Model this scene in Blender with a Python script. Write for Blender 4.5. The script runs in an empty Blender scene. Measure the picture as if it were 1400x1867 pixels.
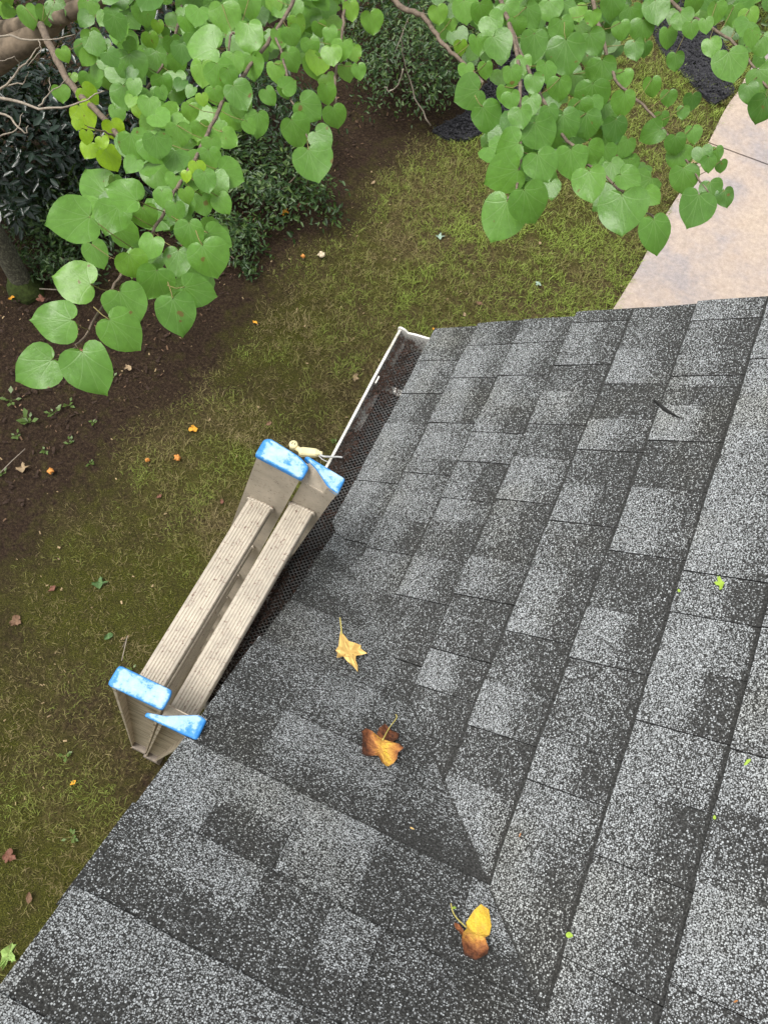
import bpy, math, random
import numpy as np
from mathutils import Vector
random.seed(7); RNG = np.random.default_rng(7)

# ------------------------------------------------------------------ camera, sky, sun, exposure
SC = bpy.context.scene
F = 1422.745                       # focal length in photograph pixels (1400 x 1867)
CAM = np.array([0.29731, -0.62412, 1.77478])
YAW, PIT, ROL = -0.280794, 1.174158, 0.157890
def cam_axes():
    f = np.array([math.sin(YAW)*math.cos(PIT), math.cos(YAW)*math.cos(PIT), -math.sin(PIT)])
    r = np.array([math.cos(YAW), -math.sin(YAW), 0.0]); u = np.cross(r, f)
    c, s = math.cos(ROL), math.sin(ROL)
    return c*r+s*u, -s*r+c*u, f
CR, CU, CF = cam_axes()
cd = bpy.data.cameras.new('camera'); cam = bpy.data.objects.new('camera', cd)
SC.collection.objects.link(cam); SC.camera = cam
from mathutils import Matrix
cam.matrix_world = Matrix(((CR[0], CU[0], -CF[0], CAM[0]), (CR[1], CU[1], -CF[1], CAM[1]), (CR[2], CU[2], -CF[2], CAM[2]), (0, 0, 0, 1)))
cd.sensor_fit = 'HORIZONTAL'; cd.sensor_width = 36.0; cd.lens = F/1400*36.0
cd.clip_start = 0.05; cd.clip_end = 1000

SUN_EL, SUN_AZ = math.radians(70), math.radians(240)      # azimuth clockwise from +y
w = bpy.data.worlds.new('World'); SC.world = w; w.use_nodes = True
nt = w.node_tree; nt.nodes.clear()
sky = nt.nodes.new('ShaderNodeTexSky'); sky.sky_type = 'NISHITA'; sky.sun_disc = False
sky.sun_elevation = SUN_EL; sky.sun_rotation = SUN_AZ; sky.dust_density = 6.0; sky.air_density = 1.6; sky.ozone_density = 1.0
hs = nt.nodes.new('ShaderNodeHueSaturation'); hs.inputs['Saturation'].default_value = 0.22   # grey cloud
bg = nt.nodes.new('ShaderNodeBackground'); bg.inputs['Strength'].default_value = 0.13
wo = nt.nodes.new('ShaderNodeOutputWorld')
nt.links.new(sky.outputs[0], hs.inputs['Color']); nt.links.new(hs.outputs[0], bg.inputs[0]); nt.links.new(bg.outputs[0], wo.inputs[0])
ld = bpy.data.lights.new('sun', 'SUN'); ld.energy = 1.2; ld.angle = math.radians(25); ld.color = (1.0, 0.97, 0.93)
sun = bpy.data.objects.new('sun', ld); SC.collection.objects.link(sun)
sd = Vector((math.sin(SUN_AZ)*math.cos(SUN_EL), math.cos(SUN_AZ)*math.cos(SUN_EL), math.sin(SUN_EL)))
sun.rotation_euler = sd.to_track_quat('Z', 'Y').to_euler(); sun.location = (0, 0, 12)
vs = SC.view_settings; vs.view_transform = 'Standard'; vs.look = 'None'; vs.gamma = 1.0; vs.use_curve_mapping = False
vs.exposure = 0.75
SC.render.engine = 'CYCLES'; SC.cycles.max_bounces = 6; SC.cycles.transparent_max_bounces = 6

# ------------------------------------------------------------------ helpers
GZ = -3.0
def ray(u, v):
    return CR*((u-700)/F) + CU*(-(v-933.5)/F) + CF
def at(u, v, z):                       # point of the horizontal plane z seen at photograph pixel (u, v)
    d = ray(u, v); t = (z-CAM[2])/d[2]; return CAM + t*d
def dep(u, v, t): return CAM + t*ray(u, v)
def pix(P):
    q = np.asarray(P)-CAM; k = q@CF; return 700+F*(q@CR)/k, 933.5-F*(q@CU)/k
def link(o): SC.collection.objects.link(o); return o
def mesh(name, V, Fc, mats, parent=None, smooth=False, midx=None, attrs=None, uv=None):
    me = bpy.data.meshes.new(name); me.from_pydata([tuple(map(float, v)) for v in V], [], [tuple(f) for f in Fc])
    return fin(name, me, mats, parent, smooth, midx, attrs, uv)
def fin(name, me, mats, parent, smooth, midx, attrs, uv):
    for m in (mats if isinstance(mats, (list, tuple)) else [mats]): me.materials.append(m)
    if midx is not None: me.polygons.foreach_set('material_index', np.asarray(midx, dtype=np.int32))
    if smooth: me.polygons.foreach_set('use_smooth', np.ones(len(me.polygons), dtype=bool))
    for k, a in (attrs or {}).items():
        at_ = me.attributes.new(k, 'FLOAT', 'POINT'); at_.data.foreach_set('value', np.asarray(a, dtype=np.float32))
    if uv is not None:
        uvl = me.uv_layers.new(name='UVMap'); li = np.empty(len(me.loops), dtype=np.int32); me.loops.foreach_get('vertex_index', li)
        uvl.data.foreach_set('uv', np.asarray(uv, dtype=np.float32)[li].ravel())
    me.update()
    o = link(bpy.data.objects.new(name, me))
    if parent: o.parent = parent; o.matrix_parent_inverse = parent.matrix_basis.inverted()
    return o
def fast_mesh(name, V, Fc, mats, parent=None, smooth=False, midx=None, attrs=None, uv=None):   # numpy arrays, all faces with the same corner count
    V = np.asarray(V, np.float32); Fc = np.asarray(Fc, np.int32); me = bpy.data.meshes.new(name); n, k = Fc.shape
    me.vertices.add(len(V)); me.vertices.foreach_set('co', V.ravel()); me.loops.add(n*k); me.loops.foreach_set('vertex_index', Fc.ravel())
    me.polygons.add(n); me.polygons.foreach_set('loop_start', np.arange(0, n*k, k, dtype=np.int32)); me.update(calc_edges=True)
    return fin(name, me, mats, parent, smooth, midx, attrs, uv)
def thing(name, loc, label, cat, group=None):
    o = bpy.data.objects.new(name, None); o.location = tuple(map(float, loc)); link(o); o.empty_display_size = 0.1
    tag(o, label, cat, group); bpy.context.view_layer.update(); return o
def tag(o, label, cat, group=None):
    o['label'] = label; o['category'] = cat
    if group: o['group'] = group
    return o
class MB:                              # mesh buffer
    def __init__(s): s.V = []; s.F = []; s.M = []
    def add(s, V, Fc, m=0):
        b = len(s.V); s.V += [tuple(map(float, v)) for v in V]; s.F += [tuple(b+i for i in f) for f in Fc]; s.M += [m]*len(Fc)
    def box(s, lo, hi, m=0):
        x0, y0, z0 = lo; x1, y1, z1 = hi
        s.add([(x0,y0,z0),(x1,y0,z0),(x1,y1,z0),(x0,y1,z0),(x0,y0,z1),(x1,y0,z1),(x1,y1,z1),(x0,y1,z1)],
              [(0,3,2,1),(4,5,6,7),(0,1,5,4),(1,2,6,5),(2,3,7,6),(3,0,4,7)], m)
    def tube(s, pts, rad, seg=6, m=0, cap=True):
        pts = [np.asarray(p, float) for p in pts]; n = len(pts); rad = [rad]*n if np.isscalar(rad) else rad
        V = []; ref = np.array([0.3, 0.2, 0.93])
        for i, p in enumerate(pts):
            d = pts[min(i+1, n-1)]-pts[max(i-1, 0)]; d = d/(np.linalg.norm(d)+1e-9)
            a = np.cross(d, ref)
            if np.linalg.norm(a) < 1e-3: a = np.cross(d, [1, 0, 0])
            a /= np.linalg.norm(a); b = np.cross(d, a)
            for k in range(seg):
                t = 2*math.pi*k/seg; V.append(p+rad[i]*(math.cos(t)*a+math.sin(t)*b))
        Fc = [(i*seg+k, i*seg+(k+1) % seg, (i+1)*seg+(k+1) % seg, (i+1)*seg+k) for i in range(n-1) for k in range(seg)]
        if cap: Fc += [tuple(range(seg))[::-1], tuple((n-1)*seg+k for k in range(seg))]
        s.add(V, Fc, m)
    def prism(s, P, Q, m=0):           # two matching polygons
        n = len(P); s.add(list(P)+list(Q), [tuple(range(n))[::-1], tuple(range(n, 2*n))]+[(i, (i+1) % n, n+(i+1) % n, n+i) for i in range(n)], m)
    def build(s, name, mats, parent=None, smooth=False, **k): return mesh(name, s.V, s.F, mats, parent, smooth, s.M, **k)
def smooth_path(pts, n=6, jit=0.0):    # Catmull-Rom through points
    P = [np.asarray(p, float) for p in pts]; P = [2*P[0]-P[1]]+P+[2*P[-1]-P[-2]]; out = []
    for i in range(1, len(P)-2):
        for k in range(n):
            t = k/n; a, b, c, d = P[i-1:i+3]
            out.append(0.5*((2*b)+(c-a)*t+(2*a-5*b+4*c-d)*t*t+(3*b-a-3*c+d)*t**3))
    out.append(P[-2]); out = np.array(out)
    if jit: out[1:-1] += RNG.normal(0, jit, out[1:-1].shape)
    return out
_perm = RNG.random((64, 64))
def vnoise(x, y):                      # value noise, vectorised
    x = np.asarray(x, float); y = np.asarray(y, float); i = np.floor(x).astype(int); j = np.floor(y).astype(int); fx = x-i; fy = y-j
    fx = fx*fx*(3-2*fx); fy = fy*fy*(3-2*fy); g = lambda a, b: _perm[a % 64, b % 64]
    return (g(i,j)*(1-fx)+g(i+1,j)*fx)*(1-fy)+(g(i,j+1)*(1-fx)+g(i+1,j+1)*fx)*fy
def fbm(x, y, o=4):
    s = 0; a = 0.5
    for k in range(o): s = s+a*vnoise(x*2**k+17.3*k, y*2**k+5.1*k); a *= 0.5
    return s/0.94

# ------------------------------------------------------------------ materials
class NB:
    def __init__(s, name):
        s.m = bpy.data.materials.new(name); s.m.use_nodes = True; s.t = s.m.node_tree; s.t.nodes.clear()
        s.out = s.n('ShaderNodeOutputMaterial'); s.b = s.n('ShaderNodeBsdfPrincipled'); s.l(s.b.outputs[0], s.out.inputs[0])
    def n(s, ty, **k):
        n = s.t.nodes.new(ty)
        for a, v in k.items(): setattr(n, a, v)
        return n
    def l(s, a, b): s.t.links.new(a, b)
    def sock(s, i, v):
        if isinstance(v, bpy.types.NodeSocket): s.l(v, i)
        else:
            i.default_value = (tuple(v)+(1.0,))[:4] if isinstance(v, (tuple, list)) and i.type == 'RGBA' else v
    def P(s, **k):
        for a, v in k.items(): s.sock(s.b.inputs[a.replace('_', ' ')], v)
        return s
    def coord(s, which='Object', scale=(1, 1, 1)):
        t = s.n('ShaderNodeTexCoord'); mp = s.n('ShaderNodeMapping'); mp.inputs['Scale'].default_value = scale
        s.l(t.outputs[which], mp.inputs[0]); return mp.outputs[0]
    def pos(s, scale=(1, 1, 1)):
        t = s.n('ShaderNodeNewGeometry'); mp = s.n('ShaderNodeMapping'); mp.inputs['Scale'].default_value = scale
        s.l(t.outputs['Position'], mp.inputs[0]); return mp.outputs[0]
    def noise(s, vec, scale, detail=3, rough=0.6, dist=0.0):
        n = s.n('ShaderNodeTexNoise'); s.l(vec, n.inputs['Vector']); n.inputs['Scale'].default_value = scale
        n.inputs['Detail'].default_value = detail; n.inputs['Roughness'].default_value = rough; n.inputs['Distortion'].default_value = dist
        return n.outputs['Fac']
    def vor(s, vec, scale, dim='3D', feature='F1'):
        n = s.n('ShaderNodeTexVoronoi', voronoi_dimensions=dim, feature=feature); s.l(vec, n.inputs['Vector']); n.inputs['Scale'].default_value = scale
        return n
    def math(s, op, a, b=0.0, clamp=False):
        n = s.n('ShaderNodeMath', operation=op, use_clamp=clamp); s.sock(n.inputs[0], a); s.sock(n.inputs[1], b); return n.outputs[0]
    def ramp(s, fac, stops, interp='LINEAR'):
        n = s.n('ShaderNodeValToRGB'); n.color_ramp.interpolation = interp; e = n.color_ramp.elements
        while len(e) < len(stops): e.new(0.5)
        for q, (p, c) in zip(e, stops): q.position = p; q.color = tuple(c)+(1,) if isinstance(c, (tuple, list)) else (c, c, c, 1)
        s.l(fac, n.inputs[0]); return n.outputs[0]
    def mix(s, f, a, b, blend='MIX'):
        n = s.n('ShaderNodeMix', data_type='RGBA', blend_type=blend); s.sock(n.inputs[0], f); s.sock(n.inputs[6], a); s.sock(n.inputs[7], b); return n.outputs[2]
    def attr(s, name):
        n = s.n('ShaderNodeAttribute', attribute_name=name); return n.outputs['Fac']
    def bump(s, h, strength, dist):
        n = s.n('ShaderNodeBump'); n.inputs['Strength'].default_value = strength; n.inputs['Distance'].default_value = dist
        s.l(h, n.inputs['Height']); s.l(n.outputs[0], s.b.inputs['Normal']); return s

M = {}
def simple(name, col, rough=0.7, var=0.25, scale=20, bump=0.0, spec=0.3, **k):
    b = NB(name); v = b.pos(); f = b.noise(v, scale, 4)
    c = b.ramp(f, [(0.3, tuple(x*(1-var) for x in col)), (0.7, tuple(min(1, x*(1+var)) for x in col))])
    b.P(Base_Color=c, Roughness=rough, Specular_IOR_Level=spec, **k)
    if bump: b.bump(f, bump, 0.01)
    M[name] = b.m; return b.m

# asphalt shingles: ceramic granules, each cell of a Voronoi one granule; the blend (share of pale granules) is the point attribute "tone"
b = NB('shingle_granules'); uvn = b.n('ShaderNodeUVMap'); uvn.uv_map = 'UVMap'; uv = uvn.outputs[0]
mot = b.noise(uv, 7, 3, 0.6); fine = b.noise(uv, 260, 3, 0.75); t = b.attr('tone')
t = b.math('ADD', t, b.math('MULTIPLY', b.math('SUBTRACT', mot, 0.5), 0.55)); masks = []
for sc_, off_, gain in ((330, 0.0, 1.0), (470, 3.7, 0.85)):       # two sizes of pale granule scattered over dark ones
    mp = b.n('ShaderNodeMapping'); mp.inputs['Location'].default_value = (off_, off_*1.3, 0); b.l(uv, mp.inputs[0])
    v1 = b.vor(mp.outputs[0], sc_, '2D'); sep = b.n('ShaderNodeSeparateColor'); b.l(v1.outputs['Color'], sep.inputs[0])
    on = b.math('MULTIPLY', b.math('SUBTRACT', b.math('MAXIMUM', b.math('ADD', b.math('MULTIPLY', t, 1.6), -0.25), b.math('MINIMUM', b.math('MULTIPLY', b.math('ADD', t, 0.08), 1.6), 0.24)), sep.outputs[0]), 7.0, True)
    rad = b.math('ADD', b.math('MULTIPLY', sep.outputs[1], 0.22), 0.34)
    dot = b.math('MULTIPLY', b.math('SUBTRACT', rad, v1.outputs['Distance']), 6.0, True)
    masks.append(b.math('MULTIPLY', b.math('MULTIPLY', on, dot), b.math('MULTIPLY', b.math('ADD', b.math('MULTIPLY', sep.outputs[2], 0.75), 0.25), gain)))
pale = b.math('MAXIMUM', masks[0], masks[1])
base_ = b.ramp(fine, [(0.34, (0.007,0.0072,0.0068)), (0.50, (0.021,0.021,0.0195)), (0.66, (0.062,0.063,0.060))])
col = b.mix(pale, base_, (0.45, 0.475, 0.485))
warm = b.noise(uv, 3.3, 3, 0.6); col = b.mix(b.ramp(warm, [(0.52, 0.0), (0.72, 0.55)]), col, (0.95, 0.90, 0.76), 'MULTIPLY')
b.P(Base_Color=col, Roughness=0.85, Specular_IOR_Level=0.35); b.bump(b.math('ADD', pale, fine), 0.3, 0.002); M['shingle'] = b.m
simple('shingle_core', (0.018, 0.018, 0.017), 0.9)
simple('roof_deck', (0.014, 0.013, 0.012), 0.9)
# white painted aluminium with grime
b = NB('white_gutter_paint'); v = b.pos(); f = b.noise(v, 14, 5, 0.65); g = b.noise(v, 90, 3)
c = b.ramp(f, [(0.35, (0.74,0.73,0.69)), (0.55, (0.60,0.58,0.52)), (0.72, (0.32,0.29,0.23))]); c = b.mix(b.ramp(g, [(0.62, 0.0), (0.75, 0.5)]), c, (0.22, 0.19, 0.14))
b.P(Base_Color=c, Roughness=0.45); M['gutter'] = b.m
simple('white_trim', (0.72, 0.71, 0.68), 0.6, 0.08, 6)
simple('wall_paint', (0.55, 0.52, 0.46), 0.8, 0.08, 6)
simple('mesh_wire', (0.085, 0.085, 0.083), 0.4, 0.25, 60, spec=0.6)
simple('gutter_debris', (0.024, 0.017, 0.013), 0.95, 0.6, 60, 0.6)
simple('needle_brown', (0.06, 0.030, 0.020), 0.8, 0.6, 90)
# ladder
def aluminium(name, base, dirt, amt, streak=(1, 1, 1)):
    b = NB(name); v = b.pos(streak); f = b.noise(v, 22, 5, 0.7); s2 = b.noise(b.pos(), 170, 3, 0.7); s3 = b.noise(b.pos(), 60, 3, 0.7)
    c = b.ramp(f, [(0.3, base), (0.75, tuple(x*0.62 for x in base))])
    spots = b.math('MULTIPLY', b.ramp(s2, [(0.56, 0.0), (0.63, 1.0)]), b.ramp(s3, [(0.44, 0.0), (0.58, 1.0)]))
    c = b.mix(b.math('MULTIPLY', spots, amt), c, dirt)
    b.P(Base_Color=c, Roughness=0.5, Metallic=0.1); b.bump(f, 0.15, 0.004); M[name] = b.m
aluminium('rung_aluminium', (0.47, 0.415, 0.33), (0.11, 0.05, 0.035), 0.9)
aluminium('rail_aluminium', (0.50, 0.435, 0.34), (0.10, 0.07, 0.05), 0.7, (1, 1, 0.6))
# outside of the near rails: weather streaks across the web
b = NB('rail_streaked'); v = b.pos((2.5, 2.5, 9)); f = b.noise(v, 3.0, 5, 0.75, 0.5); c = b.ramp(f, [(0.36, (0.08,0.06,0.04)), (0.46, (0.36,0.30,0.21)), (0.56, (0.56,0.49,0.38)), (0.66, (0.20,0.15,0.10)), (0.8, (0.45,0.38,0.28))])
b.P(Base_Color=c, Roughness=0.6, Metallic=0.15); b.bump(f, 0.3, 0.006); M['rail_streaked'] = b.m
b = NB('blue_cap_plastic'); v = b.pos(); f = b.noise(v, 26, 5, 0.72); f2 = b.noise(v, 130, 4, 0.75)
wear = b.math('ADD', f, b.math('MULTIPLY', b.math('SUBTRACT', f2, 0.5), 0.35)); wear = b.math('ADD', wear, b.math('MULTIPLY', b.math('SUBTRACT', b.attr('wear'), 0.5), 0.45))
c = b.ramp(wear, [(0.38, (0.02,0.19,0.52)), (0.50, (0.06,0.27,0.58)), (0.58, (0.30,0.48,0.64)), (0.78, (0.44,0.57,0.66))])
b.P(Base_Color=c, Roughness=0.55); b.bump(f2, 0.2, 0.003); M['blue_cap'] = b.m
simple('foot_rubber', (0.20, 0.17, 0.14), 0.8, 0.3, 30)
simple('cream_plastic', (0.74, 0.66, 0.38), 0.5, 0.12, 40)
simple('plug_slot', (0.06, 0.05, 0.03), 0.8)
simple('grey_cable', (0.50, 0.51, 0.50), 0.45, 0.15, 40)
# leaves: veined heart leaf, uv.x across (-1..1), uv.y notch (0) to tip (1)
def leaf_mat(name, dark, light, yellow, rough=0.42, trans=0.35, veins=True, spec=0.42):
    b = NB(name); u = b.n('ShaderNodeUVMap'); u.uv_map = 'UVMap'; sp = b.n('ShaderNodeSeparateXYZ'); b.l(u.outputs[0], sp.inputs[0])
    X, Y = sp.outputs[0], sp.outputs[1]; ti = b.attr('tint')
    c = b.ramp(ti, [(0.0, dark), (0.5, light), (1.0, yellow)])
    mo = b.noise(u.outputs[0], 3.5, 4, 0.65); c = b.mix(0.35, c, b.ramp(mo, [(0.3, 0.30), (0.7, 0.75)]), 'OVERLAY')
    nodes_h = mo
    if veins:
        ax = b.math('ABSOLUTE', X); rr = b.math('SQRT', b.math('ADD', b.math('MULTIPLY', X, X), b.math('MULTIPLY', Y, Y)))
        an = b.math('ARCTAN2', ax, b.math('ADD', Y, 0.02)); an = b.math('SUBTRACT', an, b.math('MULTIPLY', rr, 0.22))   # veins curve forward
        fr = b.math('PINGPONG', b.math('ADD', an, 0.0), 0.29); dist = b.math('MULTIPLY', fr, rr)
        vn = b.math('SUBTRACT', 1.0, b.math('DIVIDE', dist, b.math('SUBTRACT', 0.026, b.math('MULTIPLY', rr, 0.016))), True)
        c = b.mix(b.math('MULTIPLY', vn, 0.22), c, (0.34, 0.50, 0.20)); nodes_h = b.math('SUBTRACT', mo, b.math('MULTIPLY', vn, 0.8))
        sp_ = b.noise(u.outputs[0], 22, 2, 0.5); c = b.mix(b.ramp(sp_, [(0.72, 0.0), (0.76, 0.5)]), c, (0.5, 0.6, 0.4)); bs = b.noise(b.pos(), 42, 2, 0.4); c = b.mix(b.ramp(bs, [(0.735, 0.0), (0.75, 0.85)]), c, (0.16, 0.09, 0.03))
    b.P(Base_Color=c, Roughness=rough, Specular_IOR_Level=spec); b.bump(nodes_h, 0.10, 0.02)
    tr = b.n('ShaderNodeBsdfTranslucent'); b.l(b.mix(0.5, c, (0.30, 0.50, 0.03), 'MIX'), tr.inputs[0]); mx = b.n('ShaderNodeMixShader'); mx.inputs[0].default_value = trans
    b.l(b.b.outputs[0], mx.inputs[1]); b.l(tr.outputs[0], mx.inputs[2]); b.l(mx.outputs[0], b.out.inputs[0]); M[name] = b.m
leaf_mat('redbud_leaf', (0.036, 0.112, 0.022), (0.138, 0.305, 0.046), (0.27, 0.44, 0.015), 0.32)
leaf_mat('shrub_leaf', (0.008, 0.020, 0.007), (0.030, 0.070, 0.018), (0.10, 0.16, 0.035), 0.38, 0.2, False)
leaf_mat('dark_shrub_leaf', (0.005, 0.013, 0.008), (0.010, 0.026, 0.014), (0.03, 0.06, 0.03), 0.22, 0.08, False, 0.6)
leaf_mat('fallen_leaf_paint', (0.10, 0.05, 0.03), (0.30, 0.15, 0.04), (0.62, 0.30, 0.04), 0.7, 0.15, False, 0.25)
simple('petiole', (0.20, 0.17, 0.06), 0.6, 0.2)
simple('twig_bark', (0.15, 0.115, 0.085), 0.8, 0.35, 60, 0.4)
simple('limb_bark', (0.15, 0.115, 0.08), 0.9, 0.5, 14, 0.8)
simple('grey_twig', (0.27, 0.23, 0.18), 0.85, 0.3, 60)
b = NB('lichen_bark'); v = b.pos(); f = b.noise(v, 55, 5, 0.75); c = b.ramp(f, [(0.35, (0.03,0.028,0.02)), (0.52, (0.09,0.085,0.055)), (0.68, (0.24,0.24,0.16))])
b.P(Base_Color=c, Roughness=0.95); b.bump(f, 0.8, 0.02); M['lichen_bark'] = b.m
simple('moss_green', (0.035, 0.05, 0.010), 0.95, 0.5, 40, 0.6)
# lawn soil / moss; "grass" attribute = how much sward grows there, "moss" = moss share
b = NB('lawn_ground'); v = b.pos(); g = b.attr('grass'); mo = b.attr('moss'); n1 = b.noise(v, 9, 6, 0.7); n2 = b.noise(v, 55, 4, 0.7); n3 = b.noise(v, 160, 3, 0.7)
soil = b.ramp(b.math('ADD', b.math('MULTIPLY', n2, 0.6), b.math('MULTIPLY', n3, 0.4)), [(0.32, (0.009,0.006,0.004)), (0.5, (0.036,0.022,0.014)), (0.70, (0.085,0.056,0.036))])
moss = b.ramp(n3, [(0.34, (0.016,0.017,0.004)), (0.52, (0.066,0.068,0.011)), (0.70, (0.155,0.155,0.028))])
thatch = b.ramp(n2, [(0.32, (0.030,0.024,0.010)), (0.7, (0.165,0.13,0.055))])
m1 = b.math('ADD', b.math('MULTIPLY', mo, 0.9), b.math('MULTIPLY', b.math('SUBTRACT', n1, 0.52), 2.2), True); m2 = b.math('ADD', g, b.math('MULTIPLY', b.math('SUBTRACT', n2, 0.5), 1.0), True)
c = b.mix(m2, soil, thatch); c = b.mix(m1, c, moss)
b.P(Base_Color=c, Roughness=0.95, Specular_IOR_Level=0.15); b.bump(b.math('ADD', n2, b.math('MULTIPLY', n3, 0.6)), 0.9, 0.03); M['lawn'] = b.m
b = NB('grass_blade'); ti = b.attr('tint'); c = b.ramp(ti, [(0.0, (0.23,0.185,0.085)), (0.3, (0.20,0.19,0.055)), (0.55, (0.180,0.205,0.045)), (1.0, (0.245,0.335,0.055))])
b.P(Base_Color=c, Roughness=0.6, Specular_IOR_Level=0.3); M['blade'] = b.m
b = NB('driveway_concrete'); v = b.pos(); f = b.noise(v, 1.3, 5, 0.65); f2 = b.noise(v, 30, 5, 0.75); f3 = b.noise(v, 5, 4, 0.6, 0.8); f4 = b.noise(v, 180, 2)
c = b.ramp(f, [(0.38, (0.41,0.33,0.26)), (0.50, (0.38,0.31,0.26)), (0.62, (0.30,0.265,0.255))]); c = b.mix(0.6, c, b.ramp(f2, [(0.3, 0.30), (0.7, 0.66)]), 'OVERLAY'); c = b.mix(b.ramp(f3, [(0.50, 0.0), (0.75, 0.22)]), c, (0.36, 0.25, 0.17)); c = b.mix(0.3, c, b.ramp(f4, [(0.35, 0.3), (0.65, 0.65)]), 'OVERLAY')
b.P(Base_Color=c, Roughness=0.7); b.bump(f2, 0.3, 0.006); M['concrete'] = b.m
simple('joint_filler', (0.10, 0.07, 0.05), 0.95, 0.3)
simple('black_mulch', (0.030, 0.030, 0.034), 0.85, 0.8, 70, 0.8)
simple('brown_mulch', (0.040, 0.025, 0.017), 0.95, 0.55, 50, 0.8)
simple('litter', (0.30, 0.22, 0.12), 0.85, 0.5, 9)
simple('tan_bark', (0.14, 0.085, 0.05), 0.9, 0.6, 7)
simple('far_ground', (0.05, 0.055, 0.02), 0.95, 0.4, 0.6)

# ------------------------------------------------------------------ ground, lawn, driveway, beds
def struct(o): o['kind'] = 'structure'; return o
struct(mesh('ground', [(-300,-300,GZ-0.35),(300,-300,GZ-0.35),(300,300,GZ-0.35),(-300,300,GZ-0.35)], [(0,1,2,3)], M['far_ground']))
soil_edge = np.array([at(u, v, GZ)[:2] for u, v in ((-500,1500),(-150,1120),(0,985),(70,890),(170,800),(290,700),(390,575),(470,480),(570,395),(640,290),(700,225),(800,215),(905,195),(985,120),(1010,-40),(1000,-300))])
def seg_signed(P):                     # signed distance to the bed edge, positive on the lawn side
    best = np.full(len(P), 1e9); sg = np.zeros(len(P))
    for a, b_ in zip(soil_edge[:-1], soil_edge[1:]):
        d = b_-a; t = np.clip(((P-a)@d)/(d@d), 0, 1); q = P-(a+t[:, None]*d); r = np.linalg.norm(q, axis=1); s = d[1]*q[:, 0]-d[0]*q[:, 1]
        k = r < best; best[k] = r[k]; sg[k] = np.sign(s[k])
    return best*sg
def sward(x, y):
    P = np.stack([x, y], 1); sd_ = seg_signed(P); n = fbm(x*1.7, y*1.7); n2 = fbm(x*6+9, y*6+3, 3)
    green = np.clip((y-1.0)/2.6, 0, 1)*np.clip((x+2.3)/1.5, 0, 1)          # thick near the driveway, thin and mossy near the bed
    g = np.clip((sd_-0.02)/0.65, 0, 1)
    g = np.clip(g*(0.55+0.75*green)+1.5*(n-0.5)+0.8*(n2-0.5), 0, 1)*np.clip((sd_+0.02)/0.3, 0, 1)
    moss = np.clip((fbm(x*1.3+4, y*1.3+8)-0.34)*3.2, 0, 1)*np.clip((sd_-0.0)/0.5, 0, 1)*(1-0.3*green)
    return g, moss, green, sd_
def ground_h(x, y): return 0.07*(fbm(x*0.9+3, y*0.9+1)-0.5)+0.028*(fbm(x*7, y*7)-0.5)
nx, ny = 200, 240
gx = np.linspace(-9.5, 3.2, nx); gy = np.linspace(-4.5, 11.5, ny); X, Y = np.meshgrid(gx, gy); x = X.ravel(); y = Y.ravel()
g_, m_, gr_, sd_ = sward(x, y); z = GZ+ground_h(x, y)-0.035*np.clip(-sd_, 0, 1)
drv_x = lambda yy: 0.63+(np.asarray(yy)-3.57)*0.0945                            # left edge of the driveway
z = np.where((x > drv_x(y)-0.05) & (y > 1.0), GZ-0.06, z)
ii = (np.arange(ny-1)[:, None]*nx+np.arange(nx-1)[None]).ravel()
struct(fast_mesh('lawn', np.stack([x, y, z], 1), np.stack([ii, ii+1, ii+nx+1, ii+nx], 1), M['lawn'], None, True, attrs={'grass': g_, 'moss': m_}))
def blades(n, area, seed):
    r = np.random.default_rng(seed); x = r.uniform(area[0], area[1], n); y = r.uniform(area[2], area[3], n)
    g, mo, gr, sd_ = sward(x, y); cl = vnoise(x*19, y*19)
    dens = np.clip(g*1.3-0.05, 0, 1)*np.clip(0.15+1.5*(cl-0.25), 0, 1)+0.05*(sd_ > 0.2)
    k = (r.random(n) < dens) & ~((x > drv_x(y)+0.012) & (y > 1.0)); return x[k], y[k], g[k], gr[k]
x, y, g, gr = blades(900000, (-5.2, 1.0, -2.6, 7.6), 3); n = len(x); r = np.random.default_rng(5)
hgt = r.uniform(0.012, 0.044, n)*(0.7+0.5*g); a = r.uniform(0, 6.283, n); lean = r.uniform(0.3, 1.7, n)*hgt; wd = r.uniform(0.0008, 0.0020, n)*(1+0.25*gr)
z0 = GZ+ground_h(x, y)-0.004; cx, sx = np.cos(a), np.sin(a); b_ = r.uniform(0, 6.283, n); px, py = -np.sin(b_), np.cos(b_)
V = np.empty((n, 5, 3)); V[:, 0] = np.stack([x-px*wd, y-py*wd, z0], 1); V[:, 1] = np.stack([x+px*wd, y+py*wd, z0], 1)
mx_, my_, mz_ = x+cx*lean*0.45, y+sx*lean*0.45, z0+hgt*0.7
V[:, 2] = np.stack([mx_+px*wd*0.8, my_+py*wd*0.8, mz_], 1); V[:, 3] = np.stack([mx_-px*wd*0.8, my_-py*wd*0.8, mz_], 1); V[:, 4] = np.stack([x+cx*lean, y+sx*lean, z0+hgt*0.85], 1)
i0 = np.arange(n)*5; tri = np.concatenate([np.stack([i0, i0+1, i0+2], 1), np.stack([i0, i0+2, i0+3], 1), np.stack([i0+3, i0+2, i0+4], 1)])
clump = fbm(x*5+2, y*5+7, 3); tint = np.clip(0.30+0.46*gr+1.5*(clump-0.5)+r.normal(0, 0.2, n), 0, 1)
o = fast_mesh('grass', V.reshape(-1, 3), tri, M['blade'], attrs={'tint': np.repeat(tint, 5)}); o['kind'] = 'stuff'; o['label'] = 'thin mossy lawn grass growing between house and driveway'; o['category'] = 'grass'
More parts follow.
